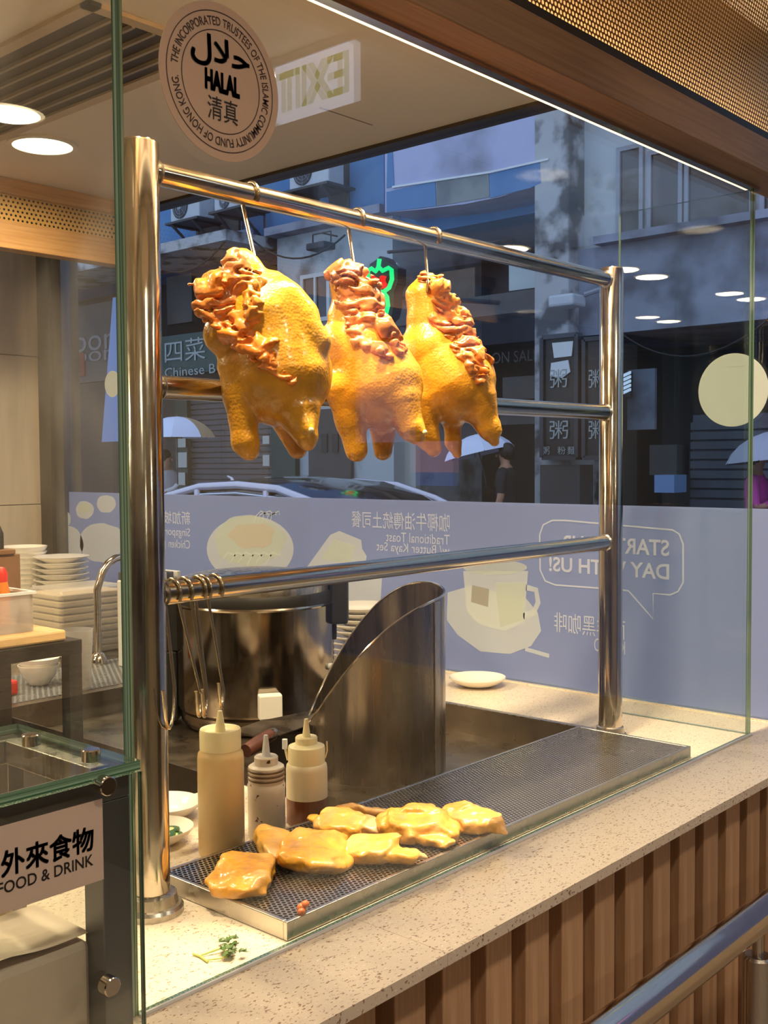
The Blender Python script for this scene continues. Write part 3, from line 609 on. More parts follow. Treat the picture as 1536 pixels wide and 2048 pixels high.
def colour_of(V, prims, k, seed):
    w = []; c = []
    for (t, a, r, b, rb, col) in prims:
        q = sd_cone(V, a, r, b, rb) if t == 'c' else sd_ell(V, a, r); w.append(np.exp(-np.maximum(q, 0) / k)); c.append(col)
    w = np.stack(w, 1) + 1e-9; w /= w.sum(1, keepdims=True); return w @ np.array(c)
def bounds(prims, pad):
    lo, hi = np.full(3, 1e9), np.full(3, -1e9)
    for (t, a, r, b, rb, col) in prims:
        for c, q in ((a, r), (b, rb)) if t == 'c' else ((a, r),): lo = np.minimum(lo, c - q); hi = np.maximum(hi, c + q)
    return lo - pad, hi + pad
def soft(name, prims, k, h, frame, m, parent, amp=0.003, nsc=40, seed=1, amp2=0.0, nsc2=200, ck=0.006, ridge=0.0):
    lo, hi = bounds(prims, 0.008 + amp + amp2 + ridge); V, Fq = surface_nets(solid(prims, k, amp, nsc, seed, amp2, nsc2, ridge), lo, hi, h)
    return soft_mesh(name, V, Fq, colour_of(V, prims, ck, seed), m, parent, frame)
S1, S2 = SKIN, SKIN2
def C(x, y, w, r, x2, y2, w2, r2, c): return ('c', x, y, w, r, x2, y2, w2, r2, c)
def E(x, y, w, rx, ry, rz, c): return ('e', x, y, w, rx, ry, rz, c)
birds = [
 dict(x=1.075, s=1.59 / F, label='plump whole poached chicken with wrinkled orange neck flap, hung nearest the front post',
  body=[C(540, 640, 0, 84, 561, 748, 0, 104, S1), C(500, 560, 0, 40, 530, 640, 8, 78, S2), E(486, 540, 0, 38, 42, 34, S2), C(575, 606, 30, 36, 638, 688, 22, 26, S2), C(545, 570, -6, 28, 590, 640, 0, 50, S2),
        E(460, 672, 34, 46, 44, 40, S1), C(486, 738, 22, 48, 486, 790, 24, 34, S1), C(484, 790, 30, 33, 494, 886, 34, 25, S1), C(494, 886, 34, 25, 501, 903, 34, 17, S1),
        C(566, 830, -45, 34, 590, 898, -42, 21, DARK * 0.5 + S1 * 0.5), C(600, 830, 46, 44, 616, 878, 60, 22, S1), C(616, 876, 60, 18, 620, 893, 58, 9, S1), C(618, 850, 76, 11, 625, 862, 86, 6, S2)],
  flap=[E(472, 592, 44, 56, 42, 26, BROWN), E(478, 545, 34, 24, 30, 22, PINK * 0.6 + BROWN * 0.4), C(452, 576, 62, 15, 436, 606, 62, 9, ORANGE), C(474, 574, 66, 11, 500, 580, 64, 9, BROWN), C(420, 585, 52, 9, 398, 577, 52, 3, ORANGE), C(418, 598, 58, 8, 470, 612, 66, 9, PINK * 0.5 + BROWN * 0.5),
        C(412, 617, 60, 8, 470, 634, 68, 10, BROWN), C(470, 634, 66, 10, 520, 652, 60, 6, ORANGE), C(416, 628, 58, 8, 466, 676, 70, 9, ORANGE), C(466, 676, 70, 12, 540, 728, 78, 10, ORANGE), C(540, 728, 78, 10, 592, 768, 84, 5, ORANGE), C(500, 664, 72, 9, 545, 720, 80, 9, ORANGE), C(556, 700, 82, 7, 540, 724, 82, 5, ORANGE), C(520, 575, 34, 16, 520, 640, 50, 14, BROWN * 0.5 + S1 * 0.5)],
  bone=(627, 863, 91, 5.5)),
 dict(x=1.296, s=1.757 / F, label='whole poached chicken with a dark open neck cavity, hung between two other chickens',
  body=[C(698, 568, 0, 38, 712, 622, 0, 44, S1), C(696, 640, 0, 40, 735, 716, 0, 70, S2), E(688, 684, 22, 34, 40, 36, S1), C(730, 708, 0, 78, 757, 770, 4, 90, S1), C(682, 690, 0, 40, 640, 674, -10, 24, S2),
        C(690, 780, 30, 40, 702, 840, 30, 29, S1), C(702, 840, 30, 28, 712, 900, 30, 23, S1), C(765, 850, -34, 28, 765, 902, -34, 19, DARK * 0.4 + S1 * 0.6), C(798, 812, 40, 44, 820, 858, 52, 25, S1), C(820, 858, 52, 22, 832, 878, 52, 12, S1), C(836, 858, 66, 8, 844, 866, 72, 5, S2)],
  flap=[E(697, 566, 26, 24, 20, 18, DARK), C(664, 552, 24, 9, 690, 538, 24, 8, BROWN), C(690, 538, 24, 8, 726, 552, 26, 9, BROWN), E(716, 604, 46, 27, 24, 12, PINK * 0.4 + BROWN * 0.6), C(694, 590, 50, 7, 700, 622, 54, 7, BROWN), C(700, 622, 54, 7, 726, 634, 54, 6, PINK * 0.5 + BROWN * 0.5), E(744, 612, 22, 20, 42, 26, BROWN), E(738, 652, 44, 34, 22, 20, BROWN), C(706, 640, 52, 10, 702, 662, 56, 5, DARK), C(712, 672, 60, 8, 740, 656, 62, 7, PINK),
        C(722, 690, 70, 12, 760, 706, 76, 12, PINK), C(752, 700, 78, 8, 778, 726, 82, 4, ORANGE), C(776, 680, 58, 9, 796, 710, 66, 4, BROWN), C(764, 664, 40, 18, 790, 684, 44, 10, BROWN), C(790, 690, 56, 6, 806, 708, 60, 3, ORANGE), C(730, 588, 40, 7, 756, 600, 36, 6, DARK)],
  bone=(846, 867, 76, 5)),
 dict(x=1.497, s=1.91 / F, label='whole poached chicken with a pinched tied neck, hung farthest from the front post',
  body=[C(846, 594, 0, 33, 852, 630, 0, 38, S1), C(850, 566, 4, 14, 851, 553, 4, 9, S1), C(850, 650, 0, 36, 858, 700, 0, 48, S2), C(864, 706, 0, 64, 904, 764, 0, 85, S1), C(905, 700, -6, 40, 950, 760, -4, 40, S1), C(880, 640, -10, 26, 930, 700, -14, 34, S1), C(830, 700, 10, 28, 800, 700, 0, 20, S2), 
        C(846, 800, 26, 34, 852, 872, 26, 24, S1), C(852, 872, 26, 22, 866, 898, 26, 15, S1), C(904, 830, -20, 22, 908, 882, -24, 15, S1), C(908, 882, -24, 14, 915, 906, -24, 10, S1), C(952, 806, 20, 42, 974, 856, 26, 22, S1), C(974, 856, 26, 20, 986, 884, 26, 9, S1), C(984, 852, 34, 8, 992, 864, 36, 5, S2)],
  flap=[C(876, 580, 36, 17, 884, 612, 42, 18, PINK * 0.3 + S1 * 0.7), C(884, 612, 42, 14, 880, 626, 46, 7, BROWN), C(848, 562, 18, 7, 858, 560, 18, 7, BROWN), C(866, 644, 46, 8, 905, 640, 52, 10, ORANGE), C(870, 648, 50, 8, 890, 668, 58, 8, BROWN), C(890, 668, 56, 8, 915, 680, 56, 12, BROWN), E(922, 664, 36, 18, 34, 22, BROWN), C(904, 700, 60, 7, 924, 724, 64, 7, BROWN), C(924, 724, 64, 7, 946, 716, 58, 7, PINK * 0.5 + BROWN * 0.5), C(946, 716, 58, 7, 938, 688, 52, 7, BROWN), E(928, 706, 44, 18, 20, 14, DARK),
        C(945, 690, 30, 14, 962, 704, 34, 4, ORANGE), C(952, 710, 40, 12, 977, 724, 42, 3, ORANGE), C(948, 722, 48, 11, 962, 752, 54, 5, ORANGE), C(962, 752, 54, 6, 954, 770, 58, 3, ORANGE), C(934, 736, 60, 8, 950, 770, 64, 4, BROWN), C(900, 610, 14, 14, 930, 660, 14, 14, S1)],
  bone=(994, 866, 38, 4.5)),
]
for i, b in enumerate(birds):
    x0 = CX + F * np.dot(np.array([b['x'], YR, 1.55]) - EYE, RT) / np.dot(np.array([b['x'], YR, 1.55]) - EYE, FW)
    org = onY(x0, 760, YR); D = float(np.dot(org - EYE, FW)); k_ = (D - PULL) / D; org = EYE + (org - EYE) * k_; fr = (org, RH, UZ, TH); s = b['s'] * k_
    rt_ = thing('poached_chicken', tuple(org), b['label'], 'chicken')
    P = to_local(b['body'], x0, 760, s)
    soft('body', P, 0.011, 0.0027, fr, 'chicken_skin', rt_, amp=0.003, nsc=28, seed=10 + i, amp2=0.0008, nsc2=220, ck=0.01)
    def front(x, y):
        w = np.linspace(-90, 170, 131) * s; q = np.stack([np.full(131, (x - x0) * s), np.full(131, (760 - y) * s), w], -1); ins = w[solid(P, 0.011, 0, 28, 1)(q) < 0]
        return ins.max() / s if len(ins) else None
    fl = []
    for p in b['flap']:
        p = list(p)
        for ix, rr in (((1, p[4]), (5, p[8])) if p[0] == 'c' else ((1, min(p[4:7])),)):
            fw_ = front(p[ix], p[ix + 1])
            if fw_ is not None: p[ix + 2] = fw_ - (0.1 if p[0] == 'c' else 0.35) * rr
        fl.append(tuple(p))
    Pf = to_local(fl, x0, 760, s)
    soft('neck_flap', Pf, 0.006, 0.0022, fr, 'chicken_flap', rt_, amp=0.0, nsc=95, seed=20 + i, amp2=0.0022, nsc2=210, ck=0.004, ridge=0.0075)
    bx, by, bw_, br = b['bone']; c = org + RH * (bx - x0) * s + UZ * (760 - by) * s + TH * bw_ * s
    MB().sphere(c, br * s, 10, 8).build('bone_tip', 'bone', rt_, smooth=True)

# ================================================================== cut chicken on the tray
Y1 = np.array(lin(242, 172, 60)); Y2 = np.array(lin(244, 182, 80)); P1 = np.array(lin(240, 196, 140))
def sd_slab(P, c, hx, hy, hz, r, ang, tx, ty):
    """a soft-edged slab of meat, turned by ang, its top leaning by tx, ty"""
    q = P - np.array(c); ca, sa = math.cos(ang), math.sin(ang); x = q[..., 0] * ca + q[..., 1] * sa; y = -q[..., 0] * sa + q[..., 1] * ca
    z = q[..., 2] - tx * x - ty * y; p = 3.0
    a = (((np.abs(x) / hx) ** p + (np.abs(y) / hy) ** p) ** (1 / p) - 1) * min(hx, hy); d = np.stack([a + r, np.abs(z) - hz + r], -1)
    return np.linalg.norm(np.maximum(d, 0), axis=-1) + np.minimum(d.max(-1), 0) - r
def cut(cx, cy, slabs, label, seed, h=0.0022, pink=0.0):
    """slabs in centimetres around the tray point under pixel cx, cy: x along the picture's right, y away, z up"""
    o = onz(cx, cy, ZTT); o[2] = ZTT + 0.001; AW = -TH
    def fn(P):
        Q = P + np.stack([0.010 * vnoise(P, 62, seed + 3), 0.010 * vnoise(P, 62, seed + 4), 0.008 * vnoise(P, 36, seed + 5)], -1); d = None
        for (x, y, z, hx, hy, hz, r, a, tx, ty, c) in slabs:
            q = sd_slab(Q, np.array((x, y, z)) / 100, hx / 100, hy / 100, hz * 0.88 / 100, r / 100 * 0.8, math.radians(a), tx, ty); d = q if d is None else smin(d, q, 0.006)
        d = d + 0.003 * vnoise(P, 75, seed) + 0.0014 * vnoise(P, 190, seed + 1); return np.maximum(d, -P[..., 2] + 0.0003)
    b = np.array([[s_[0], s_[1], s_[2]] for s_ in slabs]) / 100; e = np.array([[math.hypot(s_[3], s_[4])] * 2 + [s_[5] + 0.2 * math.hypot(s_[3], s_[4]) * (abs(s_[8]) + abs(s_[9])) * 5] for s_ in slabs]) / 100
    lo = (b - e).min(0) - 0.012; hi = (b + e).max(0) + 0.012; lo[2] = -0.003
    V, Fq = surface_nets(fn, lo, hi, h); w = []
    for s_ in slabs: w.append(np.exp(-np.maximum(sd_slab(V, np.array(s_[:3]) / 100, s_[3] / 100, s_[4] / 100, s_[5] / 100, s_[6] / 100, math.radians(s_[7]), s_[8], s_[9]), 0) / 0.003))
    w = np.stack(w, 1) + 1e-9; w /= w.sum(1, keepdims=True); col = w @ np.array([s_[10] for s_ in slabs])
    t = (np.clip((0.007 - V[:, 2]) / 0.007, 0, 1) * 0.6 + np.clip(vnoise(V, 40, seed + 9) * 3 - 0.35, 0, 1) * 0.5)[:, None].clip(0, 0.8); col = col * (1 - t) + P1 * t
    tag(soft_mesh('chicken_cut', V, Fq, col, 'chicken_meat', None, (o, RH, AW, UZ)), label, 'meat')
cut(485, 1768, [(0, 0.4, 1.2, 4.3, 6.2, 1.2, 0.8, -6, 0.03, 0.06, Y1), (0.6, -2.4, 0.9, 3.4, 3.2, 1.0, 0.7, -10, -0.03, 0.05, Y1)], 'square slab of yellow skinned chicken at the end of the tray beside the post', 31)
cut(548, 1712, [(0, 1.4, 1.3, 2.6, 4.2, 1.5, 0.8, 18, -0.15, 0.1, Y2), (1.0, -2.8, 0.9, 1.5, 2.6, 1.0, 0.6, 24, -0.2, 0, P1)], 'narrow pinkish cut of chicken wedged between two yellow slabs', 32)
cut(628, 1728, [(0, 0.6, 1.5, 4.8, 5.4, 1.3, 0.9, -16, -0.08, 0.10, Y1), (2.6, -0.6, 1.0, 3.0, 4.2, 1.0, 0.7, -12, -0.2, 0.04, Y1)], 'broad glossy yellow skinned chicken cut in the middle of the tray', 33)
cut(762, 1722, [(-1.8, 0.6, 1.3, 3.8, 3.2, 1.4, 0.9, -16, 0.05, 0.1, Y2), (2.6, -0.8, 0.9, 2.6, 2.0, 0.9, 0.6, -12, -0.15, 0.05, Y1), (5.2, -0.4, 0.6, 1.8, 0.8, 0.5, 0.4, -8, -0.1, 0, P1), (0.6, 1.8, 2.2, 2.2, 1.6, 0.8, 0.6, 10, 0.1, 0, Y1)], 'pale chicken breast cut with torn end, lying nearest the front glass', 34)
cut(690, 1668, [(-0.6, 0, 1.4, 3.8, 3.6, 1.4, 0.8, -12, -0.05, 0.12, Y1), (-4.6, 2.4, 1.4, 1.6, 1.2, 0.5, 0.4, -40, -0.1, 0, Y1), (3.6, 0.6, 1.0, 2.6, 2.6, 1.1, 0.7, -10, -0.15, 0.05, P1)], 'chicken cut with pointed tip lying behind the middle slab', 35)
cut(738, 1640, [(-2.4, 0.4, 1.6, 3.2, 0.9, 0.7, 0.6, -14, 0.0, 0, Y2), (2.4, -0.8, 1.4, 3.0, 0.9, 0.7, 0.5, -18, -0.05, 0, P1)], 'thin curled strip of chicken along the back of the tray', 36)
cut(838, 1676, [(-0.6, 0.4, 2.0, 4.6, 3.8, 1.6, 1.0, -14, -0.06, 0.12, Y1), (-3.8, 1.6, 1.6, 2.6, 2.8, 1.4, 0.9, 20, 0.15, 0.1, Y1), (3.8, -0.8, 1.3, 2.4, 2.6, 1.3, 0.8, -20, -0.12, 0.05, Y1), (1.4, -3.6, 0.9, 3.8, 1.2, 0.8, 0.6, -22, -0.06, 0, Y2), (0.4, 2.4, 3.4, 2.8, 1.6, 0.8, 0.6, 8, -0.1, 0, Y2)], 'large folded yellow chicken thigh cut toward the empty end of the tray', 37)
cut(946, 1660, [(-0.6, 0.4, 1.5, 3.4, 3.0, 1.5, 0.9, -16, -0.06, 0.1, Y1), (2.8, -0.6, 1.3, 2.0, 2.4, 1.2, 0.8, -10, -0.1, 0.06, Y2), (-2.4, 2.0, 2.6, 2.2, 1.4, 1.0, 0.7, 14, 0.1, 0, Y1), (4.2, -2.2, 0.7, 0.8, 1.2, 0.6, 0.4, 0, 0, 0, P1)], 'rounded end cut of chicken, last before the bare part of the tray', 38)
o = onz(603, 1826, ZTT); m = MB(); m.sphere((o[0], o[1], ZTT + 0.006), (0.007, 0.006, 0.007), 9, 7); m.sphere((o[0] + 0.004, o[1] - 0.003, ZTT + 0.011), (0.006, 0.005, 0.005), 8, 6); m.sphere((o[0] - 0.004, o[1] - 0.004, ZTT + 0.004), (0.006, 0.005, 0.005), 8, 6)
tag(m.build('meat_scrap', 'crumb', at=tuple(o), smooth=True), 'small orange scrap of meat at the near corner of the tray', 'scrap')

# coriander sprig on the stone
o = onz(440, 1912, ZT); sp = thing('coriander_sprig', (o[0], o[1], ZT), 'wilted green coriander sprig lying on the stone counter', 'herb')
def g2(x, y, dz=0.0): p = onz(x, y, ZT); return (p[0], p[1], ZT + 0.002 + dz)
MB().tube([g2(386, 1911), g2(400, 1916), g2(416, 1927)], 0.0014, 6).build('stem', 'stem_green', sp)
MB().tube([g2(402, 1914), g2(425, 1909, 0.002), g2(448, 1904, 0.004)], 0.0011, 6).build('stem', 'stem_green', sp)
MB().tube([g2(410, 1924), g2(440, 1922, 0.001), g2(462, 1918, 0.003)], 0.0009, 6).build('stem', 'stem_green', sp)
rr_ = random.Random(4)
for k in range(14):
    p = np.array(g2(rr_.uniform(444, 490), rr_.uniform(1888, 1922), 0.003 + rr_.random() * 0.006)); a = rr_.uniform(0, 6.28); l = rr_.uniform(0.006, 0.011)
    n = 14; pts = []
    for q in range(n): t = 2 * math.pi * q / n; r = l * (0.75 + 0.25 * math.cos(5 * t)); pts.append(p + np.array((r * math.cos(t + a), r * math.sin(t + a) * 0.8, 0.002 * math.sin(3 * t + a))))
    MB().prism(pts, (0, 0, 0.0004)).build('leaf', 'leaf_green', sp)

# ================================================================== squeeze bottles
def at_px(px, Y): p = onY(px, 1500, Y); return p[0]
x1 = at_px(441, 1.288); b1 = thing('squeeze_bottle', (x1, 1.288, ZT), 'tall cloudy cream squeeze bottle with pointed nozzle behind the tray', 'bottle')
MB().lathe((x1, 1.288, ZT), [(0.033, 0.0), (0.0355, 0.004), (0.0355, 0.150), (0.0345, 0.157), (0.0315, 0.161), (0.031, 0.165)], 40).build('body', 'bottle_cloudy', b1, smooth=True)
cp = MB().lathe((x1, 1.288, ZT), [(0.0315, 0.163), (0.0318, 0.190), (0.0305, 0.194), (0.027, 0.1935), (0.024, 0.189), (0.009, 0.189)], 40).build('cap', 'bottle_cap', b1, smooth=True, angle=30)
MB().lathe((x1, 1.288, ZT), [(0.0085, 0.188), (0.0060, 0.206), (0.0045, 0.215), (0.0035, 0.221), (0.0018, 0.221)], 20).build('nozzle', 'bottle_cap', cp, smooth=True)
x2 = at_px(532, 1.290); b2 = thing('squeeze_bottle', (x2, 1.290, ZT), 'clear squeeze bottle spattered with dark sauce, grey ribbed cap, between two cream bottles', 'bottle')
MB().lathe((x2, 1.290, ZT), [(0.0275, 0), (0.030, 0.003), (0.030, 0.075), (0.0305, 0.085), (0.028, 0.092)], 40).build('body', 'bottle_grey', b2, smooth=True)
cp = MB().lathe((x2, 1.290, ZT), [(0.0285, 0.090), (0.0290, 0.092), (0.0285, 0.115), (0.024, 0.118), (0.019, 0.118)], 40).build('cap', 'bottle_grey', b2, smooth=True)
for zz in (0.094, 0.101, 0.108): MB().lathe((x2, 1.290, ZT), [(0.0286, zz), (0.0300, zz + 0.0012), (0.0300, zz + 0.0032), (0.0286, zz + 0.0044)], 40).build('cap_ring', 'rubber_ring', cp, smooth=True)
MB().lathe((x2, 1.290, ZT), [(0.019, 0.117), (0.019, 0.130), (0.017, 0.132), (0.008, 0.131)], 32).build('collar', 'bottle_grey', cp, smooth=True, angle=30)
MB().lathe((x2, 1.290, ZT), [(0.0070, 0.130), (0.0050, 0.150), (0.0032, 0.165), (0.0016, 0.165)], 18).build('nozzle', 'frosted_cup', cp, smooth=True)
x3 = at_px(613, 1.292); b3 = thing('squeeze_bottle', (x3, 1.292, ZT), 'white squeeze bottle half full of brown sauce beside the spattered bottle', 'bottle')
MB().lathe((x3, 1.292, ZT), [(0.032, 0), (0.0345, 0.003), (0.0345, 0.044)], 40).build('sauce_fill', 'soy_brown', b3, smooth=True)
MB().lathe((x3, 1.292, ZT), [(0.0345, 0.0442), (0.0345, 0.090), (0.0335, 0.098), (0.031, 0.101)], 40).build('body', 'bottle_white', b3, smooth=True)
cp = MB().lathe((x3, 1.292, ZT), [(0.0305, 0.099), (0.0312, 0.124), (0.030, 0.129), (0.020, 0.133)], 40).build('cap', 'bottle_cap', b3, smooth=True, angle=30)
MB().lathe((x3, 1.292, ZT), [(0.0185, 0.131), (0.0185, 0.143), (0.017, 0.145), (0.008, 0.144)], 32).build('collar', 'bottle_cap', cp, smooth=True, angle=30)
MB().lathe((x3, 1.292, ZT), [(0.0072, 0.143), (0.0050, 0.160), (0.0032, 0.174), (0.0016, 0.174)], 18).build('nozzle', 'bottle_cap', cp, smooth=True)
c3 = np.array((x3, 1.292, ZT)); 
MB().tube([c3 - RH * 0.031 + UZ * 0.105, c3 - RH * 0.034 + UZ * 0.118, c3 - RH * 0.036 + UZ * 0.130], 0.0022, 8).build('tether', 'bottle_cap', cp)
MB().cyl(c3 - RH * 0.036 + UZ * 0.124, c3 - RH * 0.036 + UZ * 0.140, 0.0045, n=14).build('nozzle_cover', 'frosted_cup', cp, smooth=True)
MB().tube([c3 + RH * 0.031 + UZ * 0.108, c3 + RH * 0.0345 + UZ * 0.120, c3 + RH * 0.034 + UZ * 0.136], 0.0012, 6).build('strap', 'bottle_cap', cp)

# plates by the post
def plate(cx, cy, cz, r, label, name='plate', cat='plate', tilt=None, at=None):
    t = MB().lathe((cx, cy, cz), [(r * 0.5, 0), (r * 0.55, 0.003), (r * 0.8, 0.010), (r, 0.022), (r * 1.01, 0.024), (r, 0.026), (r * 0.78, 0.014), (r * 0.5, 0.006), (0.0001, 0.005)], 44)
    return tag(t.build(name, 'porcelain', at=(cx, cy, cz), smooth=True, angle=60), label, cat)
pc = (1.030, 1.400); plate(*pc, ZT, 0.055, 'white oval plate holding cucumber slices behind the rack post')
for k, (dx, dy) in enumerate(((0.016, -0.014), (0.022, 0.004), (-0.004, -0.020), (0.004, 0.006))):
    cu = thing('cucumber_slice', (pc[0] + dx, pc[1] + dy, ZT + 0.009), 'cucumber slice with dark green rind on the white plate behind the post', 'cucumber', 'cucumber slices on the plate'); b = np.array((pc[0] + dx, pc[1] + dy, ZT + 0.008 + 0.0035 * k))
    MB().lathe(b, [(0.0001, 0), (0.0135, 0.001), (0.0135, 0.0035), (0.0001, 0.0042)], 22, sx=1.3).build('flesh', 'cucumber_flesh', cu); MB().lathe(b, [(0.0136, 0.0005), (0.0152, 0.0012), (0.0152, 0.0034), (0.0136, 0.0038)], 22, sx=1.3).build('rind', 'cucumber_skin', cu)
plate(1.115, 1.495, ZT, 0.060, 'empty white plate behind the plate of cucumber slices')
plate(*onz(955, 1372, ZT)[:2], ZT, 0.075, 'white plate lying on the stone ledge by the window film')

# ================================================================== big cooker
PC = np.array((1.86, 2.10, 0.886)); pt = thing('rice_cooker', tuple(PC), 'big stainless steel commercial cooker with black rimmed lid in the sink well', 'cooker')
MB().lathe(PC, [(0.165, 0.0), (0.182, 0.004), (0.192, 0.018), (0.194, 0.040), (0.190, 0.044), (0.198, 0.048), (0.2, 0.056), (0.2, 0.305), (0.203, 0.309), (0.2, 0.313)], 72).build('body', 'steel_pot', pt, smooth=True, angle=30)
MB().lathe(PC, [(0.197, 0.313), (0.199, 0.330), (0.195, 0.340), (0.188, 0.341)], 72).build('lid_gasket', 'black_plastic', pt, smooth=True, angle=30)
ld = MB().lathe(PC, [(0.191, 0.340), (0.192, 0.362), (0.184, 0.374), (0.15, 0.383), (0.08, 0.391), (0.0001, 0.393)], 72).build('lid', 'steel_brushed', pt, smooth=True)
MB().obox(PC + RH * 0.215 + UZ * 0.310, (0.045, 0.075, 0.115), RH, TH, UZ).build('latch', 'black_plastic', pt, bevel=0.006)
MB().obox(PC + RH * 0.200 + UZ * 0.235, (0.014, 0.03, 0.05), RH, TH, UZ).build('latch_stem', 'black_plastic', pt, bevel=0.003)
MB().obox(PC - RH * 0.222 + UZ * 0.270, (0.07, 0.11, 0.16), RH, TH, UZ).build('hinge_cover', 'black_plastic', pt, bevel=0.006)
MB().obox(PC - RH * 0.225 + UZ * 0.10, (0.06, 0.10, 0.18), RH, TH, UZ).build('side_housing', 'black_plastic', pt, bevel=0.006)
dv = TH * 0.965 + RH * 0.26; MB().obox(PC + dv * 0.214 + UZ * 0.082, (0.056, 0.030, 0.060), np.cross(UZ, dv), dv, UZ).build('switch_box', 'white_plastic', pt, bevel=0.004)
lt = PC + RH * 0.187 + TH * 0.06 + UZ * 0.15
MB().cyl(lt, lt + RH * 0.012 + TH * 0.004, 0.009, n=16).build('indicator', 'grey_plastic', pt, smooth=True)

# curved chopping guard
GC = np.array((1.743, 1.578, 0.886)); GR = 0.150; n = 96; gd = thing('chopping_guard', tuple(GC), 'curved stainless steel splash guard with slanting top edge beside the cooker', 'splash guard')
def gtop(a): u = math.cos(a); return 1.209 + 0.14 * u - 0.075 * u * u + 0.016 * math.sin(a) - 0.004
m = MB(); V = []; Fq = []
for k in range(n):
    a = 2 * math.pi * k / n; d = RH * math.cos(a) - TH * math.sin(a)
    for r in (GR, GR - 0.0025):
        for j in range(9): z = GC[2] + (gtop(a) - GC[2]) * j / 8; V.append((GC[0] + r * d[0], GC[1] + r * d[1], z))
for k in range(n):
    A = k * 18; B = ((k + 1) % n) * 18
    for j in range(8): Fq += [(A + j, B + j, B + j + 1, A + j + 1), (A + 9 + j, A + 10 + j, B + 10 + j, B + 9 + j)]
    Fq.append((A + 8, B + 8, B + 17, A + 17))
m.add(V, Fq).build('shield', 'steel_guard', gd, smooth=True, angle=60)
MB().tube([GC[:3] * 0 + np.array((GC[0] + (GR - 0.001) * (RH * math.cos(2 * math.pi * k / n) - TH * math.sin(2 * math.pi * k / n))[0], GC[1] + (GR - 0.001) * (RH * math.cos(2 * math.pi * k / n) - TH * math.sin(2 * math.pi * k / n))[1], gtop(2 * math.pi * k / n))) for k in range(n)], 0.0026, 8, closed=True).build('rolled_edge', 'steel_polished', gd, smooth=True)
a = -0.55; d = RH * math.cos(a) - TH * math.sin(a); MB().obox(np.array((GC[0], GC[1], 0)) + d * (GR + 0.001) + UZ * ((gtop(a) + GC[2]) / 2), (0.003, 0.022, gtop(a) - GC[2] - 0.01), d, np.cross(UZ, d), UZ).build('seam_strip', 'steel_brushed', gd, bevel=0.001)

# cleaver resting on a dark block
kb = onz(592, 1545, 0.886); kb = np.array((kb[0] + 0.03, kb[1] + 0.03, 0.886))
tag(MB().obox(kb + UZ * 0.045, (0.11, 0.09, 0.09), RH, -TH, UZ).build('knife_block', 'black_plastic', at=tuple(kb), bevel=0.006), 'black block supporting the cleaver in front of the cooker', 'block')
ck = thing('cleaver', tuple(kb + UZ * 0.09), 'greasy steel cleaver with red brown wooden handle resting behind the bottles', 'cleaver')
kz = 0.978
def kp(x, y, z): p = onz(x, y, z); return p
bl = [kp(468, 1462, kz), kp(520, 1444, kz + 0.006), kp(646, 1418, kz + 0.02), kp(648, 1440, kz + 0.016), kp(590, 1462, kz + 0.004), kp(530, 1482, kz)]
MB().prism(bl, (0, 0, 0.0025)).build('blade', 'steel_sink', ck)
MB().tube([kp(540, 1470, kz), kp(515, 1488, kz - 0.004), kp(492, 1502, kz - 0.010)], [0.013, 0.016, 0.014], 16).build('handle', 'handle_wood', ck, smooth=True)
MB().tube([kp(548, 1466, kz), kp(540, 1471, kz)], [0.011, 0.014], 16).build('ferrule', 'steel_brushed', ck, smooth=True)

# ================================================================== things on the back worktop
def at_floor(px, py, z): return onz(px, py, z)
zb = 0.95
def bowl(c, r, h): return MB().lathe(c, [(r * 0.45, 0), (r * 0.5, 0.004), (r * 0.8, h * 0.45), (r, h - 0.003), (r * 1.01, h), (r * 0.97, h), (r * 0.76, h * 0.5), (r * 0.4, 0.010), (0.0001, 0.009)], 40)
c0 = onY(45, 1150, 3.62); 
proto = bowl((c0[0], c0[1], 1.11), 0.088, 0.06); pz = [zb + 0.0005 + 0.0185 * k for k in range(14)]
proto = tag(proto.build('bowl', 'porcelain', at=(c0[0], c0[1], 1.11), smooth=True, angle=60), 'white bowl in the taller stack on the back worktop by the tiled wall', 'bowl', 'bowls in the tall stack')
for k, z in enumerate(pz):
    o = proto if k == 0 else proto.copy()
    if k: COL.objects.link(o)
    o.location = (c0[0] + 0.0015 * math.sin(k * 2.1), c0[1], z)
c1 = onY(122, 1150, 3.45)
proto = MB().lathe((c1[0], c1[1], zb), [(0.05, 0), (0.055, 0.004), (0.095, 0.022), (0.098, 0.024), (0.095, 0.025), (0.055, 0.009), (0.0001, 0.008)], 40)
proto = tag(proto.build('soup_plate', 'porcelain', at=(c1[0], c1[1], zb), smooth=True, angle=60), 'white soup plate in the shorter stack beside the stacked bowls', 'plate', 'soup plates in the short stack')
for k in range(13):
    o = proto if k == 0 else proto.copy()
    if k: COL.objects.link(o)
    o.location = (c1[0] + 0.002 * math.sin(k * 1.7), c1[1], zb + 0.0005 + 0.0205 * k)
# wrapped pack of takeaway lids
c2 = onY(165, 1210, 3.05); pk = thing('container_pack', (c2[0], c2[1], zb), 'pack of pale takeaway containers wrapped in clear plastic in front of the plate stacks', 'package')
for k in range(9): MB().box(c2[0] - 0.13, c2[0] + 0.10, c2[1] - 0.08, c2[1] + 0.09, zb + 0.001 + 0.022 * k, zb + 0.019 + 0.022 * k).build('container', 'bottle_white', pk, bevel=0.004)
MB().box(c2[0] - 0.145, c2[0] + 0.115, c2[1] - 0.09, c2[1] + 0.10, zb + 0.0005, zb + 0.212).build('plastic_wrap', 'bin_plastic', pk, bevel=0.02)
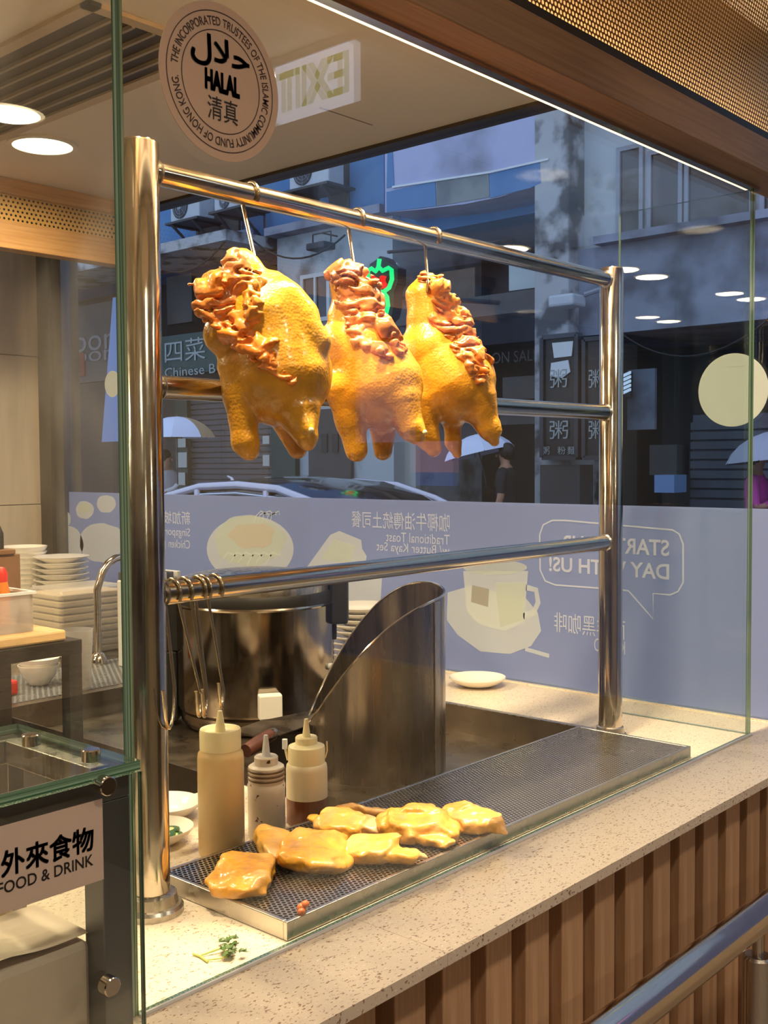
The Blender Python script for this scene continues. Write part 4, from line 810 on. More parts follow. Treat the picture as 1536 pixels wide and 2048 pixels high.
# tap
fz = lambda px, py: onY(px, py, 2.80)
fb = fz(197, 1330); tp = thing('tap', (fb[0], 2.80, zb), 'curved stainless steel gooseneck tap behind the glass cups', 'tap')
P = [(fb[0], 2.80, zb + 0.0), (fb[0], 2.80, fz(198, 1180)[2])]
for (a, b) in ((200, 1160), (206, 1142), (216, 1127), (230, 1117), (246, 1112), (262, 1114), (276, 1124), (284, 1142), (286, 1160)): P.append(tuple(fz(a, b)))
MB().tube(P, 0.0115, 16).build('spout', 'steel_polished', tp, smooth=True)
MB().lathe((fb[0], 2.80, zb), [(0.026, 0), (0.026, 0.012), (0.018, 0.03), (0.0125, 0.035)], 28).build('base', 'steel_polished', tp, smooth=True)
# cup and small bowls
q = onz(172, 1385, zb); cpx = (q[0] + 0.01, max(q[1] + 0.045, 2.53))
tag(MB().lathe((cpx[0], cpx[1], zb), [(0.033, 0), (0.035, 0.004), (0.044, 0.160), (0.042, 0.160), (0.033, 0.006), (0.0001, 0.005)], 32).build('measuring_cup', 'bin_plastic', at=(cpx[0], cpx[1], zb), smooth=True, angle=60), 'clear plastic measuring cup on the steel worktop beside the black stand', 'cup')
for k in range(2):
    c = (cpx[0] - 0.035, cpx[1] + 0.13, zb + 0.001 + 0.018 * k)
    tag(bowl(c, 0.055, 0.055).build('bowl', 'porcelain', at=c, smooth=True, angle=60), ('lower', 'upper')[k] + ' of two nested white bowls behind the measuring cup', 'bowl')
tag(MB().box(cpx[0] - 0.23, cpx[0] - 0.14, cpx[1] + 0.05, cpx[1] + 0.12, zb + 0.001, zb + 0.04).build('sponge', 'red_plastic', at=(cpx[0] - 0.2, cpx[1] + 0.1, zb), bevel=0.008), 'red scouring sponge on the worktop seen through the black stand', 'sponge')
# black stand with board, bin, bottle
st = thing('metal_stand', (0.9, 1.9, 0.86), 'black welded steel stand holding a board and plastic bin', 'stand')
SX = 1.123
for (x, y) in ((SX - 0.014, 1.764), (SX - 0.014, 2.036), (0.967, 1.764), (0.967, 2.036), (0.45, 1.764), (0.45, 2.036)): MB().box(x - 0.0135, x + 0.0135, y - 0.0135, y + 0.0135, 0.861, 1.20).build('leg', 'dark_metal', st, bevel=0.001)
for y in (1.764, 2.036): MB().box(0.43, SX, y - 0.014, y + 0.014, 1.20, 1.226).build('top_bar', 'dark_metal', st, bevel=0.001)
for x in (SX - 0.014, 0.967, 0.45): MB().box(x - 0.0135, x + 0.0135, 1.778, 2.022, 1.20, 1.226).build('cross_bar', 'dark_metal', st, bevel=0.001)
for y in (1.764, 2.036): MB().box(0.4635, SX - 0.0275, y - 0.010, y + 0.010, 1.02, 1.036).build('lower_bar', 'dark_metal', st, bevel=0.001)
tag(MB().box(0.50, 1.095, 1.757, 2.04, 1.2265, 1.246).build('board', 'board_wood', at=(0.8, 1.9, 1.2265), bevel=0.004), 'pale wooden board lying on the black stand', 'board')
bn = thing('plastic_bin', (0.90, 1.90, 1.2465), 'clear plastic bin on the pale wooden board', 'bin')
m = MB()
for b in ((0.70, 1.045, 1.785, 1.789), (0.70, 1.045, 2.006, 2.010), (0.70, 0.704, 1.789, 2.006), (1.041, 1.045, 1.789, 2.006)): m.box(*b, 1.247, 1.315)
m.build('bin_wall', 'bin_plastic', bn); MB().box(0.704, 1.041, 1.789, 2.006, 1.247, 1.250).build('bin_floor', 'bin_plastic', bn)
m = MB()
for b in ((0.695, 1.05, 1.780, 1.788), (0.695, 1.05, 2.007, 2.015), (0.695, 0.703, 1.788, 2.007), (1.042, 1.05, 1.788, 2.007)): m.box(*b, 1.3152, 1.320)
m.build('bin_rim', 'frosted_cup', bn)
c = onY(2, 1200, 1.85); sb = thing('sauce_bottle', (c[0], 1.85, 1.2505), 'orange sauce bottle with red cap standing in the plastic bin', 'bottle')
MB().lathe((c[0], 1.85, 1.2505), [(0.016, 0), (0.017, 0.004), (0.017, 0.06), (0.012, 0.085)], 24).build('body', 'sauce_orange', sb, smooth=True); MB().lathe((c[0], 1.85, 1.2505), [(0.0125, 0.084), (0.013, 0.100), (0.008, 0.110), (0.0001, 0.112)], 24).build('cap', 'red_plastic', sb, smooth=True)
c = onY(8, 1170, 1.97); bb = thing('caddy', (c[0], 1.97, 1.2505), 'brown wooden caddy standing in the plastic bin', 'caddy'); MB().box(c[0] - 0.05, c[0] + 0.022, 1.945, 1.995, 1.2507, 1.375).build('box', 'brown_box', bb, bevel=0.002)
MB().box(c[0] - 0.055, c[0] + 0.010, 1.94, 2.0, 1.3752, 1.385).build('lid', 'brown_box', bb, bevel=0.002); MB().lathe((c[0] - 0.012, 1.97, 1.385), [(0.012, 0), (0.012, 0.03), (0.006, 0.045), (0.0001, 0.05)], 20).build('knob', 'black_plastic', bb, smooth=True)
# slotted rack and dishes beyond the cooker
c = onY(330, 1150, 2.62); sr = thing('slotted_rack', (c[0], 2.62, zb), 'grey slotted utensil rack on the worktop behind the cooker', 'rack')
zt2 = onY(340, 1150, 2.62)[2]
MB().box(c[0] - 0.10, c[0] + 0.055, 2.60, 2.72, zb + 0.0005, zt2 - 0.012).build('body', 'grey_plastic', sr, bevel=0.004)
for k in range(6): MB().box(c[0] - 0.095 + k * 0.025, c[0] - 0.083 + k * 0.025, 2.60, 2.72, zt2 - 0.0115, zt2 + 0.012).build('bar', 'grey_plastic' if k % 2 else 'frame_grey', sr, bevel=0.002)
c = onY(722, 1215, 2.50); pz0 = zb + 0.0008
proto = MB().lathe((2.28, 2.20, ZT), [(0.05, 0), (0.056, 0.004), (0.098, 0.020), (0.1, 0.022), (0.097, 0.023), (0.055, 0.008), (0.0001, 0.007)], 40).build('side_plate', 'porcelain', at=(2.28, 2.20, ZT), smooth=True, angle=60)
tag(proto, 'white plate in the stack on the stone ledge behind the cooker', 'plate', 'plates behind the cooker')
q = onX(722, 1250, 2.29)
for k in range(11):
    o = proto if k == 0 else proto.copy()
    if k: COL.objects.link(o)
    o.location = (2.29, q[1], ZT + 0.0006 + 0.0165 * k)

# ================================================================== low display case with the sign
dc = thing('display_case', (0.3, 1.03, ZT), 'low glass display case with steel frame and standoff bolts beside the front glass', 'display case')
ZP = 1.24
mb = MB().box(-0.5, 0.650, 0.912, 1.15, ZP, ZP + 0.01); mb.M = [0, 0, 1, 1, 1, 1]; mb.build('top_glass', ['pane', 'glass_edge_flat'], dc)
mb = MB().box(-0.5, 0.652, 0.912, 0.920, ZT + 0.001, ZP - 0.002); mb.M = [1, 1, 0, 0, 1, 1]; mb.build('front_glass', ['pane', 'glass_edge'], dc)
MB().box(0.612, 0.645, 0.924, 0.958, ZT + 0.001, 1.212).build('corner_post', 'frame_grey', dc, bevel=0.001)
MB().box(-0.5, 0.645, 0.924, 0.950, 1.2125, 1.2385).build('front_bar', 'frame_grey', dc, bevel=0.001)
MB().box(0.622, 0.645, 0.9585, 1.15, 1.2125, 1.2385).build('side_bar', 'steel_brushed', dc, bevel=0.001)
MB().box(0.625, 0.645, 1.128, 1.15, ZT + 0.001, 1.212).build('corner_post', 'steel_brushed', dc, bevel=0.001)
MB().box(-0.5, 0.6215, 1.128, 1.15, 1.2125, 1.2385).build('rear_bar', 'steel_brushed', dc, bevel=0.001)
for (px, py) in ((62, 1472), (182, 1502)):
    p = onz(px, py, ZP + 0.02); MB().lathe((p[0], p[1], ZP + 0.0102), [(0.0095, 0), (0.0095, 0.011), (0.0085, 0.012), (0.0001, 0.012)], 28).build('standoff_bolt', 'steel_polished', dc, smooth=True, angle=30)
for (px, py) in ((218, 1573), (226, 1975)):
    p = onY(px, py, 0.900); MB().lathe((p[0], 0.9119, p[2]), [(0.0095, 0), (0.0095, -0.011), (0.0085, -0.012), (0.0001, -0.012)], 28, axis=1).build('standoff_bolt', 'steel_polished', dc, smooth=True, angle=30)
sg = thing('notice', (0.5, 0.911, 1.17), 'white notice about food and drink taped to the low display case', 'sign')
yS = 0.9112; a = onY(204, 1597, yS); b = onY(204, 1759, yS); zt_, zb_ = a[2], b[2]; xr = a[0]; hh = zt_ - zb_
MB().box(xr - 0.36, xr, yS - 0.0006, yS, zb_, zt_).build('sheet', 'sign_white', sg)
def sl(px, py): return onY(px, py, yS - 0.0009)
put_text('chinese_lettering', '外來食物', 1.0, (sl(187, 1699)[0], yS - 0.0009, sl(187, 1699)[2]), (1, 0, 0), (0, 0, 1), 'ink_black', sg, bold=0.0, align='r', width=(sl(187, 1700)[0] - sl(3, 1740)[0]), height=sl(168, 1654)[2] - sl(168, 1703)[2], heavy=0.0006)
put_text('lettering', 'FOOD & DRINK', 1.0, (sl(187, 1730)[0], yS - 0.0009, sl(187, 1730)[2]), (1, 0, 0), (0, 0, 1), 'ink_black', sg, bold=0.014, align='r', width=(sl(187, 1700)[0] - sl(-5, 1740)[0]), height=sl(187, 1707)[2] - sl(187, 1730)[2])
# napkins and a tub in the case
c = onY(90, 1900, 1.0); nk = thing('napkin_pack', (0.45, 1.02, ZT), 'stack of white paper napkins with loose folded top inside the display case', 'napkins')
zn = onY(170, 1880, 0.95)[2]; xn = onY(178, 1890, 0.955)[0]
MB().box(xn - 0.20, xn, 0.952, 1.06, ZT + 0.001, zn - 0.004).build('stack', 'paper_white', nk, bevel=0.006)
m = MB(); nx, ny = 16, 10; V = []; 
for j in range(ny + 1):
    for i in range(nx + 1):
        x = xn - 0.20 + 0.2 * i / nx; y = 0.953 + 0.106 * j / ny; u, w_ = i / nx, j / ny
        V.append((x, y, zn + 0.001 + 0.032 * math.exp(-((u - 0.35) / 0.22) ** 2) * (0.4 + 0.6 * w_) * abs(math.sin(7 * u + 3 * w_)) + 0.006 * math.sin(11 * w_ + 5 * u) * (1 - u) + 0.004))
m.add(V, [(j * (nx + 1) + i, j * (nx + 1) + i + 1, (j + 1) * (nx + 1) + i + 1, (j + 1) * (nx + 1) + i) for j in range(ny) for i in range(nx)]); m.build('loose_sheet', 'paper_white', nk, smooth=False)
tb = onY(105, 1860, 1.10); tag(MB().lathe((0.565, 1.09, ZT), [(0.030, 0), (0.032, 0.003), (0.036, 0.135), (0.034, 0.137), (0.0001, 0.137)], 32).build('food_tub', 'bottle_cloudy', at=(0.565, 1.09, ZT), smooth=True, angle=40), 'cream plastic food tub inside the display case behind the napkins', 'tub')

# ================================================================== handrail before the counter
hr = thing('handrail', (1.5, 0.70, 0), 'dark polished steel handrail running along the slatted counter front', 'handrail')
MB().cyl((-0.5, 0.70, 0.815), (2.40, 0.70, 0.815), 0.0265, n=36).build('rail', 'steel_polished', hr, smooth=True)
for x in (0.35, 1.685):
    MB().lathe((x, 0.70, 0), [(0.024, 0.0), (0.024, 0.748), (0.020, 0.752), (0.0085, 0.752)], 32).build('post', 'steel_brushed', hr, smooth=True, angle=30); MB().cyl((x, 0.70, 0.752), (x, 0.70, 0.790), 0.0085, n=20).build('stud', 'steel_brushed', hr, smooth=True)
    MB().lathe((x, 0.70, 0), [(0.05, 0.0), (0.05, 0.01), (0.026, 0.014)], 32).build('base_flange', 'steel_brushed', hr, smooth=True, angle=30)

# exit sign on the customer side, seen as a reflection in the front glass
XE = 1.75; def_y = lambda px, py: 2 * 0.975 - onX(px, py, XE)[1]
ya, yb_ = def_y(545, 200), def_y(703, 195); zE1 = ZC - 0.02; zE0 = onX(700, 200, XE)[2]
ex = thing('exit_sign', (XE, (ya + yb_) / 2, zE1), 'lit white EXIT sign hanging under the ceiling on the customer side', 'sign')
MB().box(XE, XE + 0.02, ya, yb_, zE0, zE1).build('panel', 'exit_white', ex, bevel=0.002)
MB().box(XE - 0.004, XE + 0.024, min(ya, yb_) - 0.004, max(ya, yb_) + 0.004, zE1, ZC - 0.0005).build('mount', 'grey_plastic', ex)
wE = abs(yb_ - ya) * 0.88; hE = (zE1 - zE0) * 0.72; yc = (ya + yb_) / 2
put_text('lettering', 'EXIT', 1.0, (XE - 0.001, yc, zE0 + (zE1 - zE0) * 0.14), (0, -1, 0), (0, 0, 1), 'exit_green', ex, bold=0.02, align='c', width=wE, height=hE)
put_text('rear_lettering', 'EXIT', 1.0, (XE + 0.021, yc, zE0 + (zE1 - zE0) * 0.14), (0, 1, 0), (0, 0, 1), 'exit_green', ex, bold=0.02, align='c', width=wE, height=hE)

# lit screen by the entrance; the front glass mirrors it
def rfl(px, py): p = onX(px, py, 2.395); return 1.95 - p[1], p[2]
(yA0, zA1), (yA1, zA0) = rfl(716, 690), rfl(912, 972)
emat('screen_lavender', (176, 160, 210), 1.0); emat('screen_pink', (214, 150, 190), 1.3); emat('screen_blue', (70, 120, 220), 1.2)
ms = thing('menu_screen', (2.40, (yA0 + yA1) / 2, zA0), 'lit pastel menu screen fixed beside the entrance window', 'screen')
MB().box(2.395, 2.42, min(yA0, yA1) - 0.012, max(yA0, yA1) + 0.012, zA0 - 0.012, zA1 + 0.012).build('casing', 'black_plastic', ms, bevel=0.003)
ym = yA0 + (yA1 - yA0) * 0.58; zm = zA0 + (zA1 - zA0) * 0.30; zl = zA0 + (zA1 - zA0) * 0.09
for (a, b, c, d, m_) in ((yA0, ym, zm, zA1, 'screen_lavender'), (ym, yA1, zl, zm, 'screen_pink'), (ym, yA1, zA0, zl, 'screen_blue')): MB().box(2.3925, 2.3948, min(a, b), max(a, b), c, d).build('picture', m_, ms)
MB().box(2.42, 2.4315, (yA0 + yA1) / 2 - 0.05, (yA0 + yA1) / 2 + 0.05, zA0 + 0.1, zA1 - 0.1).build('bracket', 'dark_metal', ms)
# ================================================================== the street
mat('asphalt', (70, 72, 78), 0.35, var=0.25, vscale=4); mat('pavement_slab', (120, 120, 124), 0.5, var=0.2, vscale=3)
mat('paint_blue', (70, 118, 168), 0.8, var=0.18, vscale=1.5, rgb2=(92, 132, 172), thresh=(0.45, 0.8)); mat('paint_lavender', (164, 168, 200), 0.85, rgb2=(112, 114, 128), vscale=0.9, thresh=(0.50, 0.72))
mat('paint_pale', (172, 180, 186), 0.85, rgb2=(108, 112, 112), vscale=1.6, thresh=(0.52, 0.68)); mat('concrete_old', (166, 168, 172), 0.9, rgb2=(72, 72, 74), vscale=2.6, thresh=(0.46, 0.60), bump=0.4, bscale=9)
mat('concrete_grey', (134, 140, 158), 0.9, rgb2=(78, 82, 94), vscale=1.6, thresh=(0.46, 0.64)); mat('patch_grey', (124, 132, 132), 0.9, rgb2=(90, 100, 110), vscale=3, thresh=(0.4, 0.7))
mat('shop_dark', (34, 33, 35), 0.6, var=0.3, vscale=1.3); mat('shop_mid', (74, 72, 72), 0.7, var=0.3, vscale=1.5); mat('shutter_grey', (72, 74, 84), 0.55, 0.2, var=0.2, vscale=2)
mat('sign_green', (40, 62, 56), 0.5, var=0.15); mat('sign_black', (20, 21, 24), 0.45); mat('sign_letter', (150, 158, 158), 0.6); mat('sign_letter_bright', (206, 210, 214), 0.6); mat('alu_frame', (128, 134, 146), 0.5, 0.3); mat('white_frame', (190, 198, 200), 0.6)
mat('far_glass', (38, 42, 50), 0.12, spec=0.6, var=0.3, vscale=0.7); mat('ac_white', (178, 184, 192), 0.6, var=0.1); mat('ac_dark', (52, 54, 60), 0.6); mat('ac_blue', (60, 110, 190), 0.5)
mat('car_silver', (196, 190, 204), 0.22, 0.4, coat=0.6); mat('car_black', (18, 22, 34), 0.08, coat=1.0); mat('tyre', (22, 22, 24), 0.8); mat('rim', (150, 152, 158), 0.3, 0.9); mat('car_trim', (190, 196, 210), 0.15, 0.9)
mat('umbrella_white', (206, 212, 236), 0.6); mat('umbrella_tan', (176, 148, 116), 0.6); mat('umbrella_grey', (150, 152, 168), 0.6); mat('cloth_white', (206, 200, 204), 0.9, var=0.1); mat('cloth_dark', (34, 34, 40), 0.9, var=0.2); mat('cloth_grey', (90, 90, 96), 0.9); mat('cloth_pink', (190, 70, 150), 0.8); mat('skin', (176, 128, 102), 0.6); mat('hair', (24, 20, 18), 0.6); mat('banner_blue', (120, 150, 196), 0.7)
mat('label_red', (120, 50, 40), 0.7); mat('letter_dim', (118, 120, 122), 0.7); mat('poster_pale', (176, 178, 172), 0.7); mat('wood_brown', (110, 92, 76), 0.8, var=0.2); mat('pale_panel', (190, 204, 206), 0.6)
emat('neon_green', (20, 235, 130), 1.6); emat('neon_red', (230, 24, 30), 1.6); emat('stripe_lit', (190, 215, 255), 1.2)

S(MB().box(2.5, 60, -30, 60, -0.30, -0.10).build('road', 'asphalt'))
S(MB().box(2.5, 4.6, -30, 60, -0.10, 0.0).build('pavement', 'pavement_slab')); S(MB().box(9.6, 12, -30, 60, -0.10, 0.02).build('pavement', 'pavement_slab'))
FX = 11.5
def R(xl, xr, yt, yb, X=FX, ref=None):
    r = xl if ref is None else ref
    return onX(xl, 700, X)[1], onX(xr, 700, X)[1], onX(r, yb, X)[2], onX(r, yt, X)[2]
def slab(mb, xl, xr, yt, yb, X=FX, d=0.05, ref=None):
    """a block whose street face shows in that pixel box; X is the face, d its depth away from the street"""
    y1, y0, z0, z1 = R(xl, xr, yt, yb, X, ref); return mb.box(X, X + d, y0, y1, z0, z1)
def yx(px): return onX(px, 700, FX)[1]

# ---- corner building with blue upper storeys
ba = thing('building', (FX, 13, 0), 'blue painted old building with white lower wall across the street', 'building')
ya_, yb2, yc_ = yx(-150), yx(545), yx(775)
zs = onX(330, 520, FX)[2]
MB().box(FX + 0.25, FX + 5, yc_, ya_, zs, 11).build('upper_wall', 'paint_blue', ba)
MB().box(FX + 1.6, FX + 5, yb2, ya_, 0, zs).build('shop_recess', 'shop_dark', ba)
MB().box(FX + 0.12, FX + 5, yc_, yb2, 0, zs).build('lower_wall', 'paint_pale', ba)
MB().box(FX - 0.9, FX + 0.25, yb2, ya_, zs - 0.16, zs).build('slab', 'concrete_old', ba)
MB().box(FX - 0.15, FX + 0.25, yc_, yb2, zs, zs + 0.12).build('slab', 'concrete_grey', ba)
m = MB(); slab(m, 395, 480, 425, 505, FX + 0.2, 0.05); m.build('dark_opening', 'shop_mid', ba)
m = MB(); slab(m, 660, 702, 320, 470, FX + 0.2, 0.05); m.build('dark_opening', 'shop_dark', ba)
m = MB(); slab(m, 402, 505, 478, 512, FX + 0.14, 0.05); m.build('lattice_screen', 'paint_lavender', ba)
m = MB(); slab(m, 560, 640, 470, 500, FX + 0.14, 0.05); m.build('painted_patch', 'paint_lavender', ba)
def win(parent, xl, xr, yt, yb, X, nm='window', panes=2, fr='white_frame', fw=0.06, gl='far_glass', ref=None):
    y1, y0, z0, z1 = R(xl, xr, yt, yb, X, ref); m = MB()
    m.box(X - 0.05, X, y0, y0 + fw, z0, z1).box(X - 0.05, X, y1 - fw, y1, z0, z1).box(X - 0.05, X, y0 + fw, y1 - fw, z0, z0 + fw).box(X - 0.05, X, y0 + fw, y1 - fw, z1 - fw, z1)
    w = m.build(nm, fr, parent); st_ = (y1 - y0 - 2 * fw) / panes
    for k in range(panes):
        a = y0 + fw + k * st_; MB().box(X - 0.02, X - 0.01, a + (0.02 if k else 0), a + st_ - (0.02 if k < panes - 1 else 0), z0 + fw, z1 - fw).build('pane', gl, w)
        if k: MB().box(X - 0.05, X, a - 0.02, a + 0.02, z0 + fw, z1 - fw).build('mullion', fr, w)
win(ba, 606, 664, 552, 648, FX + 0.1); win(ba, 748, 800, 535, 650, FX + 0.02, panes=2)
m = MB(); slab(m, 335, 385, 555, 650, FX + 0.1, 0.1); m.build('notice_board', 'shop_mid', ba)
m = MB(); slab(m, 440, 545, 560, 600, FX - 0.1, 0.3); m.build('fascia', 'concrete_old', ba)
y1, y0, z0, z1 = R(372, 585, 792, 1100, FX + 0.1); m = MB(); nz_ = int((z1 - 0.02) / 0.09)
for k in range(nz_): m.box(FX + 0.16 - 0.03, FX + 0.2, y0, y1, 0.02 + k * 0.09, 0.02 + k * 0.09 + 0.07)
m.box(FX + 0.18, FX + 0.22, y0, y1, 0, z1); m.build('roller_shutter', 'shutter_grey', ba)
m = MB(); slab(m, 348, 372, 790, 1100, FX + 0.05, 0.2); m.build('pier', 'sign_green', ba); m = MB(); slab(m, 540, 588, 830, 1100, FX + 0.02, 0.2); m.build('pier', 'sign_green', ba)
for (a, b, c, d) in ((350, 368, 868, 895), (350, 370, 905, 935), (352, 366, 945, 970), (523, 536, 872, 888), (523, 536, 910, 932)): m = MB(); slab(m, a, b, c, d, FX + 0.0, 0.01); m.build('poster', 'poster_pale', ba)
m = MB(); slab(m, 615, 700, 820, 1100, FX + 0.05, 0.06); m.build('glass_door', 'shop_mid', ba)
for (a, b) in ((640, 652), (662, 674)): m = MB(); slab(m, a, b, 868, 905, FX + 0.03, 0.01); m.build('door_decal', 'sign_black', ba)
# left wing with hanging banner
m = MB(); slab(m, 118, 236, 620, 770, FX + 0.05, 0.15); sb_ = thing('shop_sign', tuple(onX(170, 700, FX)), 'dark fascia sign reading bon bon in rounded pale letters', 'sign'); m.build('panel', 'shop_mid', sb_)
def ftext(body, xl, xr, yb, hpx, X, m, parent, bold=0.0, nm='lettering'):
    a = onX(xl, yb, X); b = onX(xr, yb, X); h = hpx / F * float(np.dot(a - EYE, FW)); put_text(nm, body, 1.0, (X - 0.012, a[1], a[2]), (0, -1, 0), (0, 0, 1), m, parent, bold=bold, width=a[1] - b[1], height=h)
ftext('bon', 152, 232, 706, 44, FX + 0.05, 'letter_dim', sb_, 0.0); ftext('bon', 154, 230, 727, 30, FX + 0.05, 'letter_dim', sb_, 0.0)
m = MB(); slab(m, 137, 168, 708, 755, FX + 0.03, 0.015); m.build('red_label', 'label_red', sb_)
y1, y0, z0, z1 = R(200, 262, 600, 884, 10.9); bnr = [(10.9, y1, z0), (10.9, y0, z0), (10.9, y0 + 0.02, z1), (10.9, y0 + (y1 - y0) * 0.55, z1)]
bn_ = thing('banner', (10.9, (y0 + y1) / 2, 0), 'tall pale blue tapered banner flag standing by the pavement', 'banner'); MB().prism(bnr, (0.01, 0, 0)).build('cloth', 'banner_blue', bn_); MB().cyl((10.92, y0 + 0.02, 0.02), (10.92, y0 + 0.02, z1 + 0.05), 0.015, n=10).build('pole', 'alu_frame', bn_)
MB().lathe((10.92, y0 + 0.02, 0.02), [(0.2, 0), (0.2, 0.05), (0.03, 0.07)], 20).build('base', 'ac_dark', bn_)
# ---- green sign
gs = thing('shop_sign', tuple(onX(400, 715, FX - 0.3)), 'dark green shop sign with pale Chinese characters and English line', 'sign')
m = MB(); slab(m, 322, 600, 674, 752, FX - 0.3, 0.25); m.build('panel', 'sign_green', gs)
ftext('四菜', 331, 412, 727, 44, FX - 0.3, 'sign_letter', gs, 0.0); ftext('Chinese B', 331, 432, 755, 18, FX - 0.3, 'sign_letter', gs, 0.0)
# ---- air conditioners on brackets
def acunit(xl, xr, yt, yb, X, label):
    y1, y0, z0, z1 = R(xl, xr, yt, yb, X); t = thing('air_conditioner', (X, (y0 + y1) / 2, z0), label, 'air conditioner'); w = y1 - y0; h = z1 - z0
    MB().box(X, X + 0.32, y0, y1, z0, z1).build('casing', 'ac_white', t, bevel=0.02)
    cy = y1 - w * 0.36; cz = (z0 + z1) / 2; r = min(h * 0.42, w * 0.34)
    fan = MB().lathe((X - 0.015, cy, cz), [(0.0001, 0.0), (r, 0.0), (r, 0.014), (0.0001, 0.014)], 28, axis=0).build('fan_opening', 'ac_dark', t)
    m = MB()
    for q in (0.35, 0.6, 0.85): m.tube([(X - 0.018, cy + r * q * math.cos(a), cz + r * q * math.sin(a)) for a in np.linspace(0, 2 * math.pi, 24, endpoint=False)], 0.006, 4, closed=True)
    for a in np.linspace(0, math.pi, 4, endpoint=False): m.tube([(X - 0.018, cy - r * math.cos(a), cz - r * math.sin(a)), (X - 0.018, cy + r * math.cos(a), cz + r * math.sin(a))], 0.005, 4)
    m.build('grille', 'alu_frame', fan); MB().lathe((X - 0.03, cy, cz), [(0.05, 0), (0.05, 0.012)], 12, axis=0).build('hub', 'alu_frame', fan)
    MB().box(X - 0.006, X - 0.001, y0 + w * 0.12, y0 + w * 0.26, z1 - h * 0.28, z1 - h * 0.1).build('badge', 'ac_blue', t)
    for yy in (y0 + 0.1, y1 - 0.1): MB().tube([(X - 0.05, yy, z0 - 0.05), (X + 0.5, yy, z0 - 0.05), (X + 0.5, yy, z0 - 0.45), (X - 0.05, yy, z0 - 0.05)], 0.025, 6).build('bracket', 'ac_dark', t)
    MB().box(X - 0.08, X + 0.5, y0 - 0.05, y1 + 0.05, z0 - 0.04, z0 - 0.005).build('tray', 'ac_dark', t)
acunit(345, 402, 390, 446, FX - 0.35, 'outdoor air conditioner on the blue wall, the one beside the corner of the slab')
acunit(432, 492, 388, 424, FX - 0.35, 'outdoor air conditioner on the blue wall, between two other units')
acunit(582, 660, 320, 382, FX - 0.35, 'highest outdoor air conditioner with blue badge on the blue wall')
# ---- neon sign on a bracket
nx_ = 9.4; ns = thing('neon_sign', tuple(onX(765, 580, nx_)), 'green and red neon sign in the shape of a leafy pod hanging over the street', 'neon sign')
def N2(px, py): p = onX(px, py, nx_); return (p[0] - 0.06, p[1], p[2])
o1 = [(766, 519), (764, 534), (772, 543), (784, 537), (790, 541), (791, 560), (785, 577), (774, 585), (762, 585), (750, 576), (743, 560), (743, 543), (750, 538), (758, 544), (764, 536)]
MB().tube([N2(*p) for p in o1], 0.026, 8).build('tube', 'neon_green', ns, smooth=True)
o2 = [(762, 587), (774, 585), (781, 595), (783, 612), (779, 628), (771, 640), (760, 637), (752, 622), (751, 604), (756, 591)]
MB().tube([N2(*p) for p in o2], 0.026, 8, closed=True).build('tube', 'neon_green', ns, smooth=True)
for seg in ([(753, 553), (755, 567), (764, 570)], [(757, 556), (758, 566)], [(769, 555), (773, 562), (778, 573)], [(776, 553), (772, 568)], [(750, 570), (764, 573), (780, 575)], [(760, 560), (767, 566)]): MB().tube([N2(*p) for p in seg], 0.024, 8).build('tube', 'neon_red', ns, smooth=True)
for seg in ([(757, 594), (760, 604), (768, 606)], [(757, 606), (775, 604)], [(763, 596), (764, 626)], [(771, 598), (767, 622)], [(757, 616), (772, 615)]): MB().tube([N2(*p) for p in seg], 0.024, 8).build('tube', 'neon_red', ns, smooth=True)
def B2(px, py): p = onX(px, py, nx_); return (p[0], p[1], p[2])
MB().prism([B2(*p) for p in ((740, 528), (752, 520), (760, 512), (770, 516), (778, 528), (795, 536), (795, 566), (788, 582), (787, 612), (782, 634), (770, 646), (756, 642), (747, 622), (747, 596), (740, 572), (737, 545))], (0.15, 0, 0)).build('backboard', 'sign_black', ns)
p = B2(765, 590); MB().tube([(p[0] + 0.1, p[1], p[2]), (FX + 0.1, p[1] - 0.3, p[2] + 0.1)], 0.03, 8).build('bracket', 'ac_dark', ns); MB().tube([(p[0] + 0.1, p[1], p[2] + 0.5), (FX + 0.1, p[1] - 0.3, p[2] + 0.9)], 0.02, 8).build('bracket', 'ac_dark', ns)

# ---- balcony building
bc = thing('building', (FX, 9, 0), 'weathered building with a peeling pale balcony and dark shopfront across the street', 'building')
y0c = yx(1100); zbot = onX(775, 425, FX - 0.34)[2]
MB().box(FX + 0.3, FX + 5, y0c, yc_, zbot - 0.2, 11).build('upper_wall', 'paint_blue', bc)
MB().box(FX + 2.2, FX + 5, y0c, yc_, 0, zbot - 0.2).build('shop_recess', 'shop_dark', bc)
XB = FX - 0.34
yl, yr_ = onX(772, 700, XB)[1], onX(1098, 700, XB)[1]
n = 14; V = []
zlow = [onX(px, py, XB)[2] for px, py in ((772, 425), (850, 418), (930, 408), (1000, 394), (1060, 374), (1098, 358))]; ylow = [onX(px, 700, XB)[1] for px in (772, 850, 930, 1000, 1060, 1098)]
poly = [(XB, y, z) for y, z in zip(ylow, zlow)] + [(XB, yr_, 9), (XB, yl, 9)]
MB().prism(poly, (0.34 + 0.3, 0, 0)).build('balcony', 'paint_lavender', bc)
def patch(pts, m, nm='painted_patch', lift=0.012, par=bc, X=XB):
    V = [onX(px, py, X - lift) for px, py in pts]; MB().prism(V, (lift * 0.9, 0, 0)).build(nm, m, par)
patch([(773, 384), (870, 362), (872, 412), (773, 424)], 'paint_blue'); patch([(775, 296), (784, 292), (788, 372), (773, 376)], 'paint_blue'); patch([(978, 345), (1080, 322), (1082, 366), (1060, 376), (980, 396)], 'paint_blue'); patch([(873, 362), (977, 346), (979, 394), (873, 412)], 'patch_grey')
